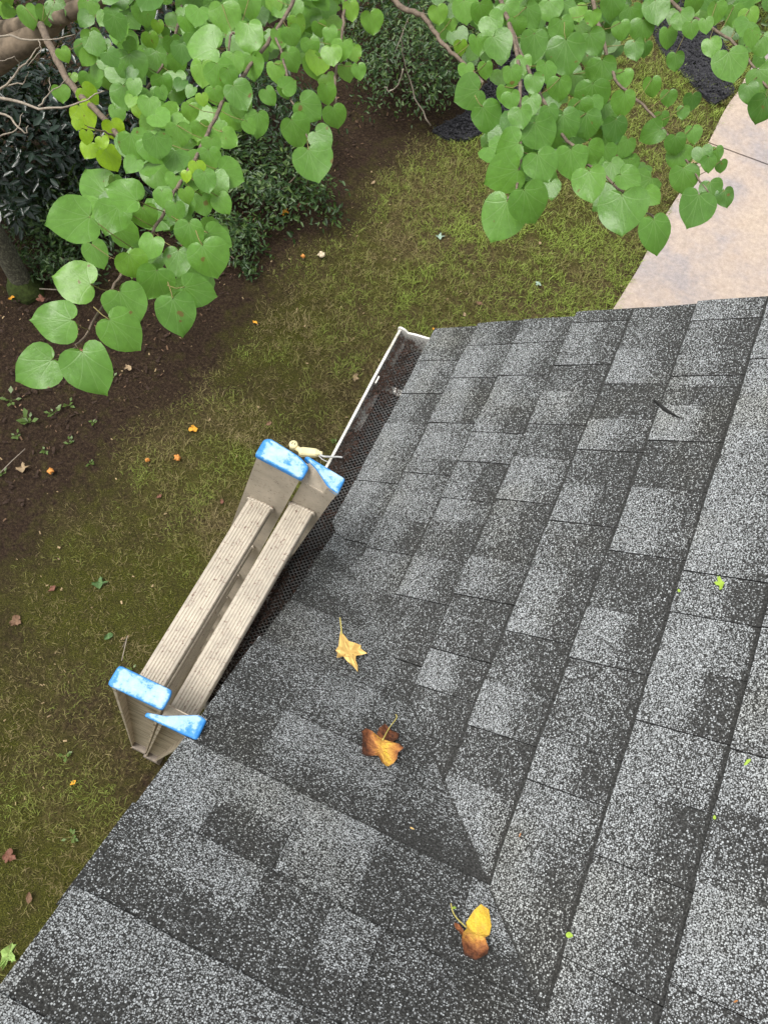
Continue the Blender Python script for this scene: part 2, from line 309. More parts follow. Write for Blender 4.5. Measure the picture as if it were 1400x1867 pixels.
# driveway: cast slabs with a joint
drv = bpy.data.objects.new('driveway', None); drv.location = (2.0, 5.0, GZ); link(drv); struct(drv); bpy.context.view_layer.update()
for ya, yb in ((0.9, 5.60), (5.615, 8.4), (8.415, 13.0)):
    mb = MB(); N = 16; ys = np.linspace(ya, yb, N); L = [(float(drv_x(q)+0.012*math.sin(q*5)+random.uniform(-.006, .006)), q) for q in ys]; top = GZ+0.012
    P = [(a_, q, top) for a_, q in L]+[(5.2, yb, top), (5.2, ya, top)]; Q = [(p[0], p[1], GZ-0.12) for p in P]
    mb.prism(Q, P); mb.build('slab', M['concrete'], drv)
mesh('joint_filler', [(0.7,0.95,GZ-0.002),(5.1,0.95,GZ-0.002),(5.1,12.9,GZ-0.002),(1.52,12.9,GZ-0.002)], [(0,1,2,3)], M['joint_filler'], drv)
# mulch beds
def chips(name, poly, n, size, matn, seed, flat=0.5, h=0.02):
    r = np.random.default_rng(seed); poly = np.array(poly); lo, hi = poly.min(0), poly.max(0); P = r.uniform(lo, hi, (n*3, 2)); ins = np.zeros(len(P), bool)
    for (xa, ya), (xb, yb) in zip(poly, np.roll(poly, -1, 0)):
        c = ((ya > P[:, 1]) != (yb > P[:, 1])) & (P[:, 0] < (xb-xa)*(P[:, 1]-ya)/(yb-ya+1e-12)+xa); ins ^= c
    P = P[ins][:n]; n = len(P); a = r.uniform(0, 6.283, n); l = r.uniform(0.4, 1.3, n)*size; wd = l*r.uniform(0.2, 0.55, n)
    zz = GZ+ground_h(P[:, 0], P[:, 1])-0.01+r.uniform(0, h, n); d = np.stack([np.cos(a), np.sin(a), r.normal(0, flat, n)], 1); e = np.stack([-np.sin(a), np.cos(a), r.normal(0, flat, n)], 1)
    c = np.stack([P[:, 0], P[:, 1], zz], 1); up = np.array([0, 0, 0.006]); V = np.empty((n, 5, 3)); l = l[:, None]/2; wd = wd[:, None]/2
    V[:, 0] = c-d*l-e*wd; V[:, 1] = c+d*l-e*wd*0.6; V[:, 2] = c+d*l*0.8+e*wd; V[:, 3] = c-d*l*0.9+e*wd; V[:, 4] = c+up
    i0 = np.arange(n)*5; T = np.concatenate([np.stack([i0+k, i0+(k+1) % 4, i0+4], 1) for k in range(4)])
    o = fast_mesh(name, V.reshape(-1, 3), T, M[matn]); o['kind'] = 'stuff'; return o
def bed(name, pxs, matn, n, size, seed, label):
    poly = [at(u, v, GZ)[:2] for u, v in pxs]; N = len(poly); c = np.mean(poly, 0)
    V = [(c[0], c[1], GZ+0.035)]+[(p[0], p[1], GZ+0.02) for p in poly]+[(p[0], p[1], GZ-0.1) for p in poly]
    Fc = [(0, 1+i, 1+(i+1) % N) for i in range(N)]+[(1+i, 1+N+i, 1+N+(i+1) % N, 1+(i+1) % N) for i in range(N)]
    struct(mesh(name, V, Fc, M[matn])); o = chips(name+'_chips', poly, n, size, matn, seed, h=0.07); o['label'] = label; o['category'] = 'mulch'
bed('black_mulch_bed', ((1335,172),(1300,192),(1240,135),(1205,95),(1180,40),(1160,-60),(1240,-60),(1290,20),(1330,110)), 'black_mulch', 7000, 0.028, 21, 'black wood mulch in the strip beside the driveway')
bed('black_mulch_patch', ((788,238),(815,255),(850,257),(890,240),(960,205),(1000,150),(1010,80),(960,60),(900,140),(840,215)), 'black_mulch', 7000, 0.028, 22, 'black wood mulch at the far end of the lawn')
soilpoly = [tuple(p) for p in soil_edge]+[(-3.5, 11.0), (-9.0, 11.0), (-9.0, -1.0)]
o = chips('leaf_litter', soilpoly, 16000, 0.035, 'brown_mulch', 23, 0.4, 0.03); o['label'] = 'brown leaf litter and bark on the bare soil bed'; o['category'] = 'leaf litter'
o = chips('bark_litter', soilpoly, 6000, 0.022, 'tan_bark', 25, 0.4, 0.03); o['label'] = 'light brown bark crumbs strewn on the bare soil bed'; o['category'] = 'bark'
o = chips('pale_litter', [tuple(at(u, v, GZ)[:2]) for u, v in ((-60,420),(430,400),(700,250),(1150,520),(900,700),(200,1500),(-80,1750))], 420, 0.018, 'litter', 24, 0.3, 0.03); o['label'] = 'tiny pale leaf bits scattered over lawn and soil'; o['category'] = 'leaf bits'

# ------------------------------------------------------------------ house and roof
PA, PB = math.radians(39.560), math.radians(37.395)
CA, SA, CB, SB = math.cos(PA), math.sin(PA), math.cos(PB), math.sin(PB)
EXPO = 0.143; Y1 = 0.6404; RV = math.tan(PA)/math.tan(PB); XB = 0.0152
# plane A: (d cosA, y, d sinA), eave at d = 0; plane B: (x, -d cosB, d sinB), rising towards the viewer
house = thing('house', (1.6, -0.8, GZ), 'house with dark grey granulated asphalt shingle roof and white gutter', 'house')
RX, RYN = 2.1, -2.3
mb = MB()
rz = RX*math.tan(PA); off = 0.012
yr = RYN
def vx(yy): return -yy/RV               # x of the valley for y < 0
mb.add([(0.004,Y1-0.01,0.004-off),(RX,Y1-0.01,rz-off),(RX,-RX*RV,rz-off),(0.004,0,-off)], [(0,3,2,1)])
mb.add([(XB+0.012,0,-off),(RX,-RX*RV,rz-off),(XB+0.012,-RX*RV,rz-off)], [(0,1,2)])
mb.add([(RX,Y1-0.01,rz-off),(RX,-RX*RV,rz-off),(2*RX,-RX*RV,-off),(2*RX,Y1-0.01,-off)], [(0,1,2,3)])
mb.add([(XB+0.012,-RX*RV,rz-off),(RX,-RX*RV,rz-off),(RX,-2*RX*RV,-off),(XB+0.012,-2*RX*RV,-off)], [(0,1,2,3)])
roof = mb.build('roof', M['roof_deck'], house)
def shingle(grid_d, rows, plane, tone_fn, lift, edge_t, d0, d1):
    """rows: for each d a list of positions along the course; gives a slab with butt edge and side edges"""
    nr, nc = len(rows), len(rows[0]); top = []; bot = []; tone = []; uv = []
    for i, d in enumerate(grid_d):
        f = (d-d0)/(d1-d0)
        for j, q in enumerate(rows[i]):
            s = j/(nc-1); h = lift*(1-f)**1.0+0.0012+0.0010*math.sin(q*37+d*11)*(1-f)
            if i == 0: h -= 0.0008
            if plane == 'A':
                vd = (q+RV*d*CA); soft = 0.016*math.exp(-max(vd, 0)/0.045)
                P = np.array([d*CA, q, d*SA]); n = np.array([-SA, 0, CA]); uvp = (q+5, d)
            else:
                vd = (d*SB/math.tan(PA)-q); soft = 0.016*math.exp(-max(vd, 0)/0.045)
                P = np.array([q, -d*CB, d*SB]); n = np.array([0, SB, CB]); uvp = (q+11, d+3)
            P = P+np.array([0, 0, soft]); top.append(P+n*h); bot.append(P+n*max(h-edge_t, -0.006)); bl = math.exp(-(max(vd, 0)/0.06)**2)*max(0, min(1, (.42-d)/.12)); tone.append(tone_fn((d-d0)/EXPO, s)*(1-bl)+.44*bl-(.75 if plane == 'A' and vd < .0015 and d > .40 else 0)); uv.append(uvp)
    N = nr*nc; V = top+bot; Fc = []; mi = []
    flip = plane == 'A'
    def q4(a, b_, c, d, m): Fc.append((a, b_, c, d) if not flip else (d, c, b_, a)); mi.append(m)
    for i in range(nr-1):
        for j in range(nc-1): q4(i*nc+j, i*nc+j+1, (i+1)*nc+j+1, (i+1)*nc+j, 0)
    for j in range(nc-1): q4(N+j, N+j+1, j+1, j, 1)
    for i in range(nr-1):
        q4(i*nc, (i+1)*nc, N+(i+1)*nc, N+i*nc, 1); q4((i+1)*nc+nc-1, i*nc+nc-1, N+i*nc+nc-1, N+(i+1)*nc+nc-1, 1)
    return mesh('shingle', V, Fc, [M['shingle'], M['shingle_core']], roof, False, mi, {'tone': tone+tone}, uv+uv)
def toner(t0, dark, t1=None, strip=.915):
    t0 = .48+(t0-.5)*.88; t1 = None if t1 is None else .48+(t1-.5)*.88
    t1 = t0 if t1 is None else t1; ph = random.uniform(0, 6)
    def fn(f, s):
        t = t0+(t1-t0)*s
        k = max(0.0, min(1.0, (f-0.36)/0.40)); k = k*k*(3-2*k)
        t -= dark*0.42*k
        if f > strip: t = min(t, 0.34)-0.42 if strip < .968 else t-.16       # dark headlap granules plus the next butt's shade, painted into the tone
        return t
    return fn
def a_y(u, v, k):                       # y of pixel (u, v) on plane A
    d = ray(u, v); n = np.array([-SA, 0, CA]); t = -(n@CAM)/(n@d); return float((CAM+t*d)[1])
def b_x(u, v):
    d = ray(u, v); n = np.array([0, SB, CB]); t = -(n@CAM)/(n@d); return float((CAM+t*d)[0])
# tabs read from the photograph: course -> first tone, then (joint pixel, tone, dark top band[, second pixel where the joint slants])
A_T = {0: [(.52,.3), (762,664,.62,.35), (735,722,.46,.1), (710,775,.60,.55), (655,880,.58,.5), (600,985,.45,.9), (548,1050,.45,.3)],
 1: [(.52,.4), (893,632,.62,.15), (829,694,.60,.7), (797,775,.64,.1), (760,838,.56,.7), (748,866,.58,.1), (709,949,.56,.8), (684,1005,.60,.1), (647,1077,.50,.9), (610,1145,.42,.3)],
 2: [(.52,.4), (941,631,.60,.6), (918,690,.56,.1), (888,745,.52,.9), (868,793,.60,.3), (842,845,.52,.9), (810,912,.60,.1), (791,950,.33,.1), (764,1017,.60,.6), (735,1090,.36,.2), (682,1195,.52,.7), (655,1250,.42,.2)],
 3: [(.45,.2), (1044,596,.58,.5), (1012,672,.36,.1), (1000,718,.56,.6), (972,778,.40,.1), (944,838,.64,.5), (912,915,.40,.1), (868,1017,.62,.6), (838,1088,.34,.2), (794,1187,.62,.8), (768,1255,.34,.1), (735,1330,.45,.5)],
 4: [(.45,.1), (1126,643,.66,.8), (1105,706,.32,.0), (1080,768,.68,.6), (1058,825,.36,.1), (1033,886,.60,.8), (1016,955,.46,.1), (985,1043,.60,.7), (930,1155,.34,.1), (890,1245,.66,.7), (853,1325,.34,.1), (818,1408,.60,.1,943,1464)],
 5: [(.66,.2), (1262,592,.54,.4), (1226,692,.62,.1), (1224,706,.38,.1), (1210,745,.66,.8), (1195,808,.34,.1), (1160,893,.66,.7), (1120,1010,.32,.1), (1080,1110,.66,.9), (1048,1205,.42,.1), (1003,1350,.62,.9), (965,1425,.64,.0), (897,1601,.60,.1,1043,1680)],
 6: [(.62,.3), (1370,662,.66,.1), (1320,850,.66,.2), (1254,1047,.62,.8), (1230,1122,.66,.0), (1203,1212,.64,.9), (1165,1318,.70,.0), (1127,1430,.62,.9), (1085,1560,.54,.0), (1022,1742,.58,.8)],
 7: [(.5,.3), (1395,1150,.6,.4), (1340,1372,.70,.1), (1312,1470,.42,.1), (1272,1610,.68,.1), (1222,1790,.5,.6)]}
B_T = {2: [(.45,.3), (540,1140,.50,.2)],
 3: [(.42,.3), (540,1190,.46,.2)],
 4: [(.50,.2), (455,1265,.46,.3), (560,1235,.64,.6)],
 5: [(.64,.0), (480,1330,.62,.9), (590,1400,.62,.1), (712,1470,.36,.3)],
 6: [(.46,.3), (445,1430,.62,.9), (520,1520,.38,.1), (640,1560,.64,.8), (725,1600,.38,.3)],
 7: [(.68,.1), (190,1580,.66,.9), (345,1650,.62,.2), (590,1740,.40,.3), (720,1780,.62,.6)],
 8: [(.66,.2), (195,1690,.42,.1), (290,1740,.66,.2), (430,1810,.46,.7)]}
NA, NBc = int(RX/CA/EXPO), 16
nsh = 0
for k in range(NA+1):
    d0, d1 = k*EXPO, (k+1)*EXPO+0.028
    if d0*CA > RX-0.05: break
    d1 = min(d1, RX/CA); spec = A_T.get(k); joints = []
    if spec:
        first = spec[0]; joints.append((Y1+random.uniform(-.006, .006), None, first[0], first[1]))
        for s in spec[1:]:
            yj = a_y(s[0], s[1], k); y2 = a_y(s[4], s[5], k) if len(s) > 4 else None; joints.append((yj, y2, s[2], s[3]))
    else: joints.append((Y1+random.uniform(-.006, .006), None, random.choice((.4, .62)), random.random()*0.8))
    joints.sort(key=lambda q: -q[0])
    ylast = -RV*(d1*CA)-0.02; yc = joints[-1][0]
    while yc > ylast+0.16:
        yc -= random.uniform(0.11, 0.24)
        joints.append((yc, None, random.choice((.36, .42, .56, .62, .66)), random.choice((0, .1, .3, .7, .9))))
    for j, (ya, ya2, tn, dk) in enumerate(joints):
        last = j == len(joints)-1; yb, yb2 = (ylast, None) if last else (joints[j+1][0], joints[j+1][1])
        g = 0.0001 if dk <= .1 else 0.0011; lift = 0.0088+random.uniform(-.0006, .0006)+(0.0024 if dk > .1 else 0)
        lo = d0; stp = random.uniform(.938, .952) if k < 4 else random.uniform(.935, .952)
        cutoff = -ya/(RV*CA) if ya < 0 else -1
        if cutoff > d1-0.004: continue
        lo = max(d0+random.uniform(-.0015, .0015), cutoff)
        ds = np.array([lo+(d1-lo)*q for q in (0, .18, .36, .54, .70)]+[max(lo, d0+EXPO*(stp-.03)), max(lo, d0+EXPO*(stp+.003)), d1]) if lo < d0+EXPO*.9 else np.linspace(lo, d1, 4); rows = []
        for d in ds:
            f = (d-d0)/EXPO; hi = ya if ya2 is None else ya+(ya2-ya)*f; low = yb if yb2 is None else yb+(yb2-yb)*f
            yv = -RV*d*CA; hi = max(hi-g, yv); low = max(min(low+g, hi), yv); rows.append(np.append(np.linspace(hi, low+min(.007, (hi-low)*.2), 4), low))
        if max(r_[0]-r_[-1] for r_ in rows) < 0.004: continue
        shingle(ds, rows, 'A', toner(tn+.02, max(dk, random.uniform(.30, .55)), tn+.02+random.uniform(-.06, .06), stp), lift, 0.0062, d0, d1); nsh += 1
PH = 5.2264
for m in range(-1, NBc):
    d0 = (m-6+PH+1)*EXPO; d1 = d0+EXPO+0.028
    # course index 6 is the line through (457,1402)
    if d1 < 0.02 or d0*SB > rz-0.05: continue
    d0c = max(d0, 0.0); spec = B_T.get(m); joints = []
    xend = d1*SB/math.tan(PA)+0.01
    if spec:
        joints.append((XB+random.uniform(-.004, .004), spec[0][0], spec[0][1]))
        for s in spec[1:]: joints.append((b_x(s[0], s[1]), s[2], s[3]))
    else: joints.append((XB+random.uniform(-.004, .004), random.choice((.42, .62)), random.random()*.9))
    joints.sort(); xc = joints[-1][0]
    while xc < xend-0.2:
        xc += random.uniform(0.12, 0.24); joints.append((xc, random.choice((.36, .42, .56, .64)), random.choice((0, .1, .3, .7, .9))))
    for j, (xa, tn, dk) in enumerate(joints):
        xb = xend if j == len(joints)-1 else joints[j+1][0]; lift = 0.0046+random.uniform(-.0004, .0004)+(0.0010 if dk > .6 else 0); gb = .0008 if random.random() < .35 else .0001
        ds = np.array([d0c+(d1-d0c)*q for q in (0, .18, .36, .54, .70)]+[max(d0c, d0+EXPO*.94), max(d0c, d0+EXPO*.975), d1]) if d0c < d0+EXPO*.9 else np.linspace(d0c, d1, 4); rows = []
        for d in ds:
            xv = d*SB/math.tan(PA)+0.012; a_ = min(xa+gb, xv); c_ = max(a_, min(xb-.0001, xv)); rows.append(np.linspace(a_, c_, 5))
        if max(r_[-1]-r_[0] for r_ in rows) < 0.004: continue
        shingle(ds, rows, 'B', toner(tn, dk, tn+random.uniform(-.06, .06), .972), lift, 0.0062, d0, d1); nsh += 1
print('shingles', nsh)
# boards under the edges, walls
mb = MB(); mb.box((0.03, -0.02, -0.20), (0.05, Y1-0.03, -0.02)); mb.build('fascia', M['white_trim'], house)
mb = MB(); mb.prism([(XB+.02, -0.02, -0.03), (XB+.02, -RX*RV, rz-.03), (XB+.02, -RX*RV, rz-.2), (XB+.02, -0.02, -.2)], [(XB+.04, -0.02, -0.03), (XB+.04, -RX*RV, rz-.03), (XB+.04, -RX*RV, rz-.2), (XB+.04, -0.02, -.2)]); mb.build('rake_board', M['white_trim'], house)
mb = MB(); mb.prism([(.06, Y1-.04, -.02), (RX, Y1-.04, rz-.03), (RX, Y1-.04, rz-.2), (.06, Y1-.04, -.19)], [(.06, Y1-.02, -.02), (RX, Y1-.02, rz-.03), (RX, Y1-.02, rz-.2), (.06, Y1-.02, -.19)]); mb.build('rake_board', M['white_trim'], house)
mb = MB(); mb.box((0.06, -0.1, -0.21), (0.42, Y1-0.06, -0.195)); mb.build('soffit', M['white_trim'], house)
mb = MB(); mb.box((0.36, -4.4, GZ-0.3), (2*RX-.3, Y1-0.25, -0.22)); mb.prism([(.37, Y1-.26, -.2), (2*RX-.31, Y1-.26, -.2), (RX, Y1-.26, rz-.25)], [(.37, Y1-.4, -.2), (2*RX-.31, Y1-.4, -.2), (RX, Y1-.4, rz-.25)]); mb.build('wall', M['wall_paint'], house)
# gutter: K-style trough, end cap, hangers, leaf guard mesh
GY0, GY1 = -0.50, 0.622
prof = [(0.027,-0.012),(0.027,-0.135),(-0.052,-0.135),(-0.060,-0.118),(-0.066,-0.100),(-0.080,-0.088),(-0.095,-0.072),(-0.101,-0.055),(-0.101,-0.028),(-0.094,-0.026),(-0.093,-0.034)]
inner = [(0.0255,-0.012),(0.0255,-0.1335),(-0.0505,-0.1335),(-0.058,-0.117),(-0.064,-0.0985),(-0.078,-0.0865),(-0.093,-0.071),(-0.0985,-0.0545),(-0.0985,-0.0300),(-0.0955,-0.0285),(-0.0945,-0.034)]
mb = MB(); n = len(prof); ys = np.linspace(GY0, GY1, 14); V = []
for q in ys:
    wob = 0.0015*math.sin(q*9); V += [(a_+wob*(a_ < -.05), q, c_+wob*.5) for a_, c_ in prof]+[(a_+wob*(a_ < -.05), q, c_+wob*.5) for a_, c_ in inner]
Fc = []
for i in range(len(ys)-1):
    o0, o1 = i*2*n, (i+1)*2*n
    Fc += [(o0+k, o0+k+1, o1+k+1, o1+k) for k in range(n-1)]+[(o0+n+k+1, o0+n+k, o1+n+k, o1+n+k+1) for k in range(n-1)]+[(o0+n-1, o0+2*n-1, o1+2*n-1, o1+n-1), (o0, o1, o1+n, o0+n)]
mb.add(V, Fc); gutter = mb.build('gutter', M['gutter'], house)
mb = MB(); capP = [(0.006,-0.010),(0.006,-0.138),(-0.054,-0.138),(-0.063,-0.118),(-0.069,-0.100),(-0.083,-0.086),(-0.098,-0.073),(-0.105,-0.055),(-0.105,-0.024),(-0.098,-0.019),(-0.086,-0.021),(-0.074,-0.030),(-0.055,-0.024),(-0.02,-0.018)]
mb.prism([(a_, GY1-0.003, c_) for a_, c_ in capP], [(a_, GY1+0.003, c_) for a_, c_ in capP]); mb.build('end_cap', M['gutter'], gutter)
mb = MB(); mb.prism([(a_, GY0-0.006, c_) for a_, c_ in capP], [(a_, GY0+0.001, c_) for a_, c_ in capP]); mb.build('end_cap', M['gutter'], gutter)
for q in (0.445,):
    mb = MB(); mb.box((-0.09, q-0.009, -0.050), (0.022, q+0.009, -0.047)); mb.box((-0.09, q-0.012, -0.0465), (-0.086, q+0.012, -0.028)); mb.box((-0.05, q+.004, -0.0475), (0.0, q+.0075, -0.043)); mb.build('hanger', M['gutter'], gutter)
# dry rubbish lying in the trough
mb = MB(); xs_ = np.linspace(-0.075, 0.024, 9); ys_ = np.linspace(GY0+.01, GY1-.01, 90); V = [(a_, q, -0.098+0.03*fbm(np.array([a_*25]), np.array([q*14]))[0]) for q in ys_ for a_ in xs_]
mb.add(V, [(i*9+j, i*9+j+1, (i+1)*9+j+1, (i+1)*9+j) for i in range(89) for j in range(8)]); mb.build('debris_bed', M['roof_deck'], gutter)
def guard_z(x, y):
    f = (x+0.094)/0.112; return -0.031+0.023*f-0.012*np.sin(np.clip(f, 0, 1)*math.pi)+0.004*np.sin(y*13)*np.sin(np.clip(f, 0, 1)*math.pi)
cell_x, cell_y = 0.0062, 0.0105; VV = []; FF = []; wr = 0.00085
nxm, nym = int(0.112/cell_x), int((GY1-GY0-0.012)/cell_y)
def wire(p, q):
    p = np.array(p); q = np.array(q); d = q-p; d /= np.linalg.norm(d); s_ = np.cross(d, [0, 0, 1]); s_ /= np.linalg.norm(s_); u_ = np.cross(s_, d); b0 = len(VV)
    for c_ in (p-d*wr*.4, q+d*wr*.4): VV.extend([c_+s_*wr, c_-s_*wr, c_+u_*wr*1.6])
    FF.extend([(b0, b0+1, b0+4, b0+3), (b0+1, b0+2, b0+5, b0+4), (b0+2, b0, b0+3, b0+5)])
for i in range(nxm):
    for j in range(nym):
        x0 = -0.094+i*cell_x; y0 = GY0+0.006+j*cell_y; P_ = lambda a_, c_: (a_, c_, float(guard_z(a_, c_)))
        h = (i % 2)*0.5
        A0 = P_(x0, y0+h*cell_y); wire(A0, P_(x0+cell_x, y0+(h+.5)*cell_y)); wire(P_(x0, y0+(h+1)*cell_y) if True else 0, P_(x0+cell_x, y0+(h+.5)*cell_y))
fast_mesh('leaf_guard', np.array(VV), np.array(FF), M['mesh_wire'], gutter)
# needles and crumbs caught on the guard
r = np.random.default_rng(31); mb = MB()
for i in range(900):
    f = abs(r.normal(0, 0.30)) if r.random() < .75 else r.random(); f = min(f, 0.95); xx = -0.088+f*0.09; yy = r.uniform(GY0+.02, GY1-.02); zz = float(guard_z(xx, yy))+0.0012
    a_ = r.normal(1.57, 0.7); l_ = r.uniform(0.004, 0.022); dx, dy = math.cos(a_)*l_/2, math.sin(a_)*l_/2
    mb.tube([(xx-dx, yy-dy, zz), (xx, yy, zz+r.uniform(0, .002)), (xx+dx, yy+dy, zz+r.uniform(0, .003))], r.uniform(.0005, .0011), 3)
o = mb.build('needle_debris', M['needle_brown'], gutter); o['kind'] = 'stuff'
mb = MB()
for i in range(8000):
    f = min(abs(r.normal(0.12, 0.26)), .95) if r.random() < .8 else r.random(); xx = -0.09+f*0.1; yy = r.uniform(GY0+.01, GY1-.02) ; s_ = r.uniform(.001, .0036)
    if fbm(np.array([xx*30]), np.array([yy*9]), 2)[0] < 0.34: continue
    zz = float(guard_z(xx, yy)); d = r.normal(0, 1, (4, 3))*s_*[1, 1, .5]; mb.add([(xx, yy, zz+.001)+q for q in d], [(0, 1, 2), (0, 2, 3), (0, 3, 1), (1, 3, 2)])
o = mb.build('crumb_debris', M['gutter_debris'], gutter); o['kind'] = 'stuff'

# ------------------------------------------------------------------ extension ladder leaning on the gutter
LW = np.array([.2344, 0, .9717]); LW /= np.linalg.norm(LW); LV = np.array([LW[2], 0, -LW[0]]); LO = np.array([-.097, 0, -.03])
def LP(v_, y_, w_): return LO+LV*v_+LW*w_+np.array([0, y_+(w_-.5)*.0306, 0])
ladder = thing('extension_ladder', (-0.9, -0.32, GZ), 'dirty aluminium extension ladder with blue end caps leaning on gutter', 'ladder')
WB = -3.02; T = 0.003
def channel(name, v0, v1, yw, yo, wtop, matn, wedge=None):
    """C rail: web at yw, flanges out to yo, from the foot up to wtop"""
    s = 1 if yo > yw else -1; sec = [(v0, yo), (v0, yw), (v1, yw), (v1, yo), (v1-T, yo), (v1-T, yw+s*T), (v0+T, yw+s*T), (v0+T, yo)]
    lip = 0.006
    sec = [(v0, yo), (v0, yw), (v1, yw), (v1, yo), (v1-lip, yo), (v1-lip, yo-s*T), (v1-T, yo-s*T), (v1-T, yw+s*T), (v0+T, yw+s*T), (v0+T, yo-s*T), (v0+lip, yo-s*T), (v0+lip, yo)]
    mb = MB(); ws = [WB, -2.4, -1.8, -1.2, -.6, 0, .3, wtop]; n = len(sec); V = []
    for w_ in ws: V += [LP(a_, c_, w_) for a_, c_ in sec]
    Fc = [(i*n+k, i*n+(k+1) % n, (i+1)*n+(k+1) % n, (i+1)*n+k) for i in range(len(ws)-1) for k in range(n)]+[tuple(range(n)), tuple((len(ws)-1)*n+k for k in range(n))[::-1]]
    mb.add(V, Fc); return mb.build(name, M[matn], ladder)
def cap(poly, wtop, depth=0.011, lab=None):
    c = np.mean(poly, 0); mb = MB(); n = len(poly); V = []; wear = []
    lev = [(wtop-depth, 1.03, .2), (wtop-.004, 1.03, .3), (wtop-.0012, 1.0, .32), (wtop, 0.95, .38), (wtop+.0004, 0.78, .70), (wtop, .45, .76)]
    for w_, s_, we in lev:
        for p in poly: q = c+(np.array(p)-c)*s_; V.append(LP(q[0], q[1], w_)); wear.append(we+random.uniform(-.12, .12))
    V.append(LP(c[0], c[1], wtop)); wear.append(.75); L = len(lev)
    Fc = [(i*n+k, i*n+(k+1) % n, (i+1)*n+(k+1) % n, (i+1)*n+k) for i in range(L-1) for k in range(n)]+[((L-1)*n+k, (L-1)*n+(k+1) % n, L*n) for k in range(n)]+[tuple(range(n))[::-1]]
    return mesh('end_cap', V, Fc, M['blue_cap'], ladder, False, None, {'wear': wear})
WT = 0.50
channel('rail', -.147, -.057, -.541, -.570, WT-.006, 'rail_streaked'); channel('rail', -.131, -.042, -.101, -.069, WT-.006, 'rail_aluminium')
channel('rail', -.050, .014, -.556, -.587, WT-.036, 'rail_streaked'); channel('rail', -.036, .030, -.092, -.062, WT-.036, 'rail_aluminium')
def rounded(poly, r_=0.006):
    out = []; n = len(poly)
    for i in range(n):
        p = np.array(poly[i]); a_ = np.array(poly[i-1])-p; b2 = np.array(poly[(i+1) % n])-p; la, lb = np.linalg.norm(a_), np.linalg.norm(b2); q = min(r_, la*.4, lb*.4)
        for t in (0, .5, 1):
            p1 = p+a_/la*q; p2 = p+b2/lb*q; out.append(tuple((1-t)**2*p1+2*t*(1-t)*p+t*t*p2))
    return out
cap(rounded([(-.150, -.573), (-.150, -.5385), (-.0575, -.5365), (-.0545, -.546), (-.0545, -.571)]), WT)
cap(rounded([(-.134, -.105), (-.134, -.070), (-.126, -.063), (-.062, -.066), (-.0385, -.075), (-.0385, -.103)]), WT)
cap(rounded([(-.074, -.5905), (-.074, -.584), (-.048, -.577), (.000, -.552), (.015, -.5535), (.0165, -.589)], .004), WT)
cap(rounded([(-.053, -.0625), (-.050, -.0575), (.031, -.0605), (.032, -.094), (.009, -.091), (-.024, -.072)], .004), WT)
# rails narrow side plate seen beside the house-side far cap
for yw, edge in ((-.0928, [(.031, -.0945), (.009, -.0918), (-.024, -.0728), (-.042, -.0665)]), (-.5552, [(.0155, -.5525), (.0, -.5515), (-.048, -.5765), (-.052, -.579)])):
    sg = 1 if yw > -.3 else -1; P_ = [LP(v_, yw, WT-.040) for v_, _ in edge]+[LP(v_, y_, WT-.003) for v_, y_ in edge]; Q_ = [LP(v_, yw+sg*.003, WT-.040) for v_, _ in edge]+[LP(v_, y_+sg*.004, WT-.004) for v_, y_ in edge]
    mb = MB(); mb.add(P_+Q_, [(k+o_, k+1+o_, k+5+o_, k+4+o_) for o_ in (0, 8) for k in range(3)]+[(0, 4, 12, 8), (3, 7, 15, 11)]+[(k, k+1, k+9, k+8) for k in range(3)]+[(k, k+1, k+9, k+8) for k in range(4, 7)]); mb.build('rail_plate', M['rail_aluminium'], ladder)
def rung(vc_n, vc_f, wtop, yn, yf, width):
    """D rung, ribbed flat tread level with the horizon"""
    hw = width/2; ns = 7; top = []
    for k in range(ns*4+1):
        t = k/(ns*4); xx = -hw*0.78+1.56*hw*t; top.append((xx, -0.0013+0.0013*(1 if (k % 4) in (1, 2) else 0)))
    side = [(hw*.90, -.002), (hw*.98, -.006), (hw, -.012), (hw*.96, -.02), (hw*.80, -.028), (hw*.4, -.034), (-hw*.4, -.034), (-hw*.8, -.028), (-hw*.96, -.02), (-hw, -.012), (-hw*.98, -.006), (-hw*.90, -.002)]
    sec = top+side; n = len(sec); base = lambda vc, y_: LP(vc, y_, wtop)
    def ring(vc, y_, s=1.0, dz=0): c = base(vc, y_); return [c+np.array([a_*s, 0, (b2+.017)*s-.017+dz]) for a_, b2 in sec]
    mb = MB(); mb.prism(ring(vc_n, yn), ring(vc_f, yf)); r_ = mb.build('rung', M['rung_aluminium'], ladder)
    for vc, y_, dy in ((vc_f, yf, -.006), (vc_n, yn, .006)):
        mb = MB(); mb.prism(ring(vc, y_+dy, 1.10), ring(vc, y_+dy*.55, 1.16)); mb.prism(ring(vc, y_+dy*.54, 1.16), ring(vc, y_, 1.10)); mb.build('collar', M['rung_aluminium'], r_)
for k in range(11):
    wl = .285-.305*k; wr2 = .352-.305*k
    if wl > WB+.1: rung(-.103, -.091, wl, -.5405, -.1015, .056)
    if wr2 > WB+.1: rung(-.0245, -.0125, wr2, -.5555, -.0925, .054)
for v_, y_, m_ in ((-.102, -.556, 1), (-.086, -.085, 1), (-.018, -.571, 1), (-.003, -.077, 1)):
    mb = MB(); c = LP(v_, y_, WB); mb.prism([(c[0]+a_, c[1]+b2, GZ+.002) for a_, b2 in ((-.055,-.025),(.055,-.025),(.055,.025),(-.055,.025))], [(c[0]+a_+.006, c[1]+b2, c[2]+.03) for a_, b2 in ((-.042,-.019),(.042,-.019),(.042,.019),(-.042,.019))]); mb.build('foot', M['foot_rubber'], ladder)

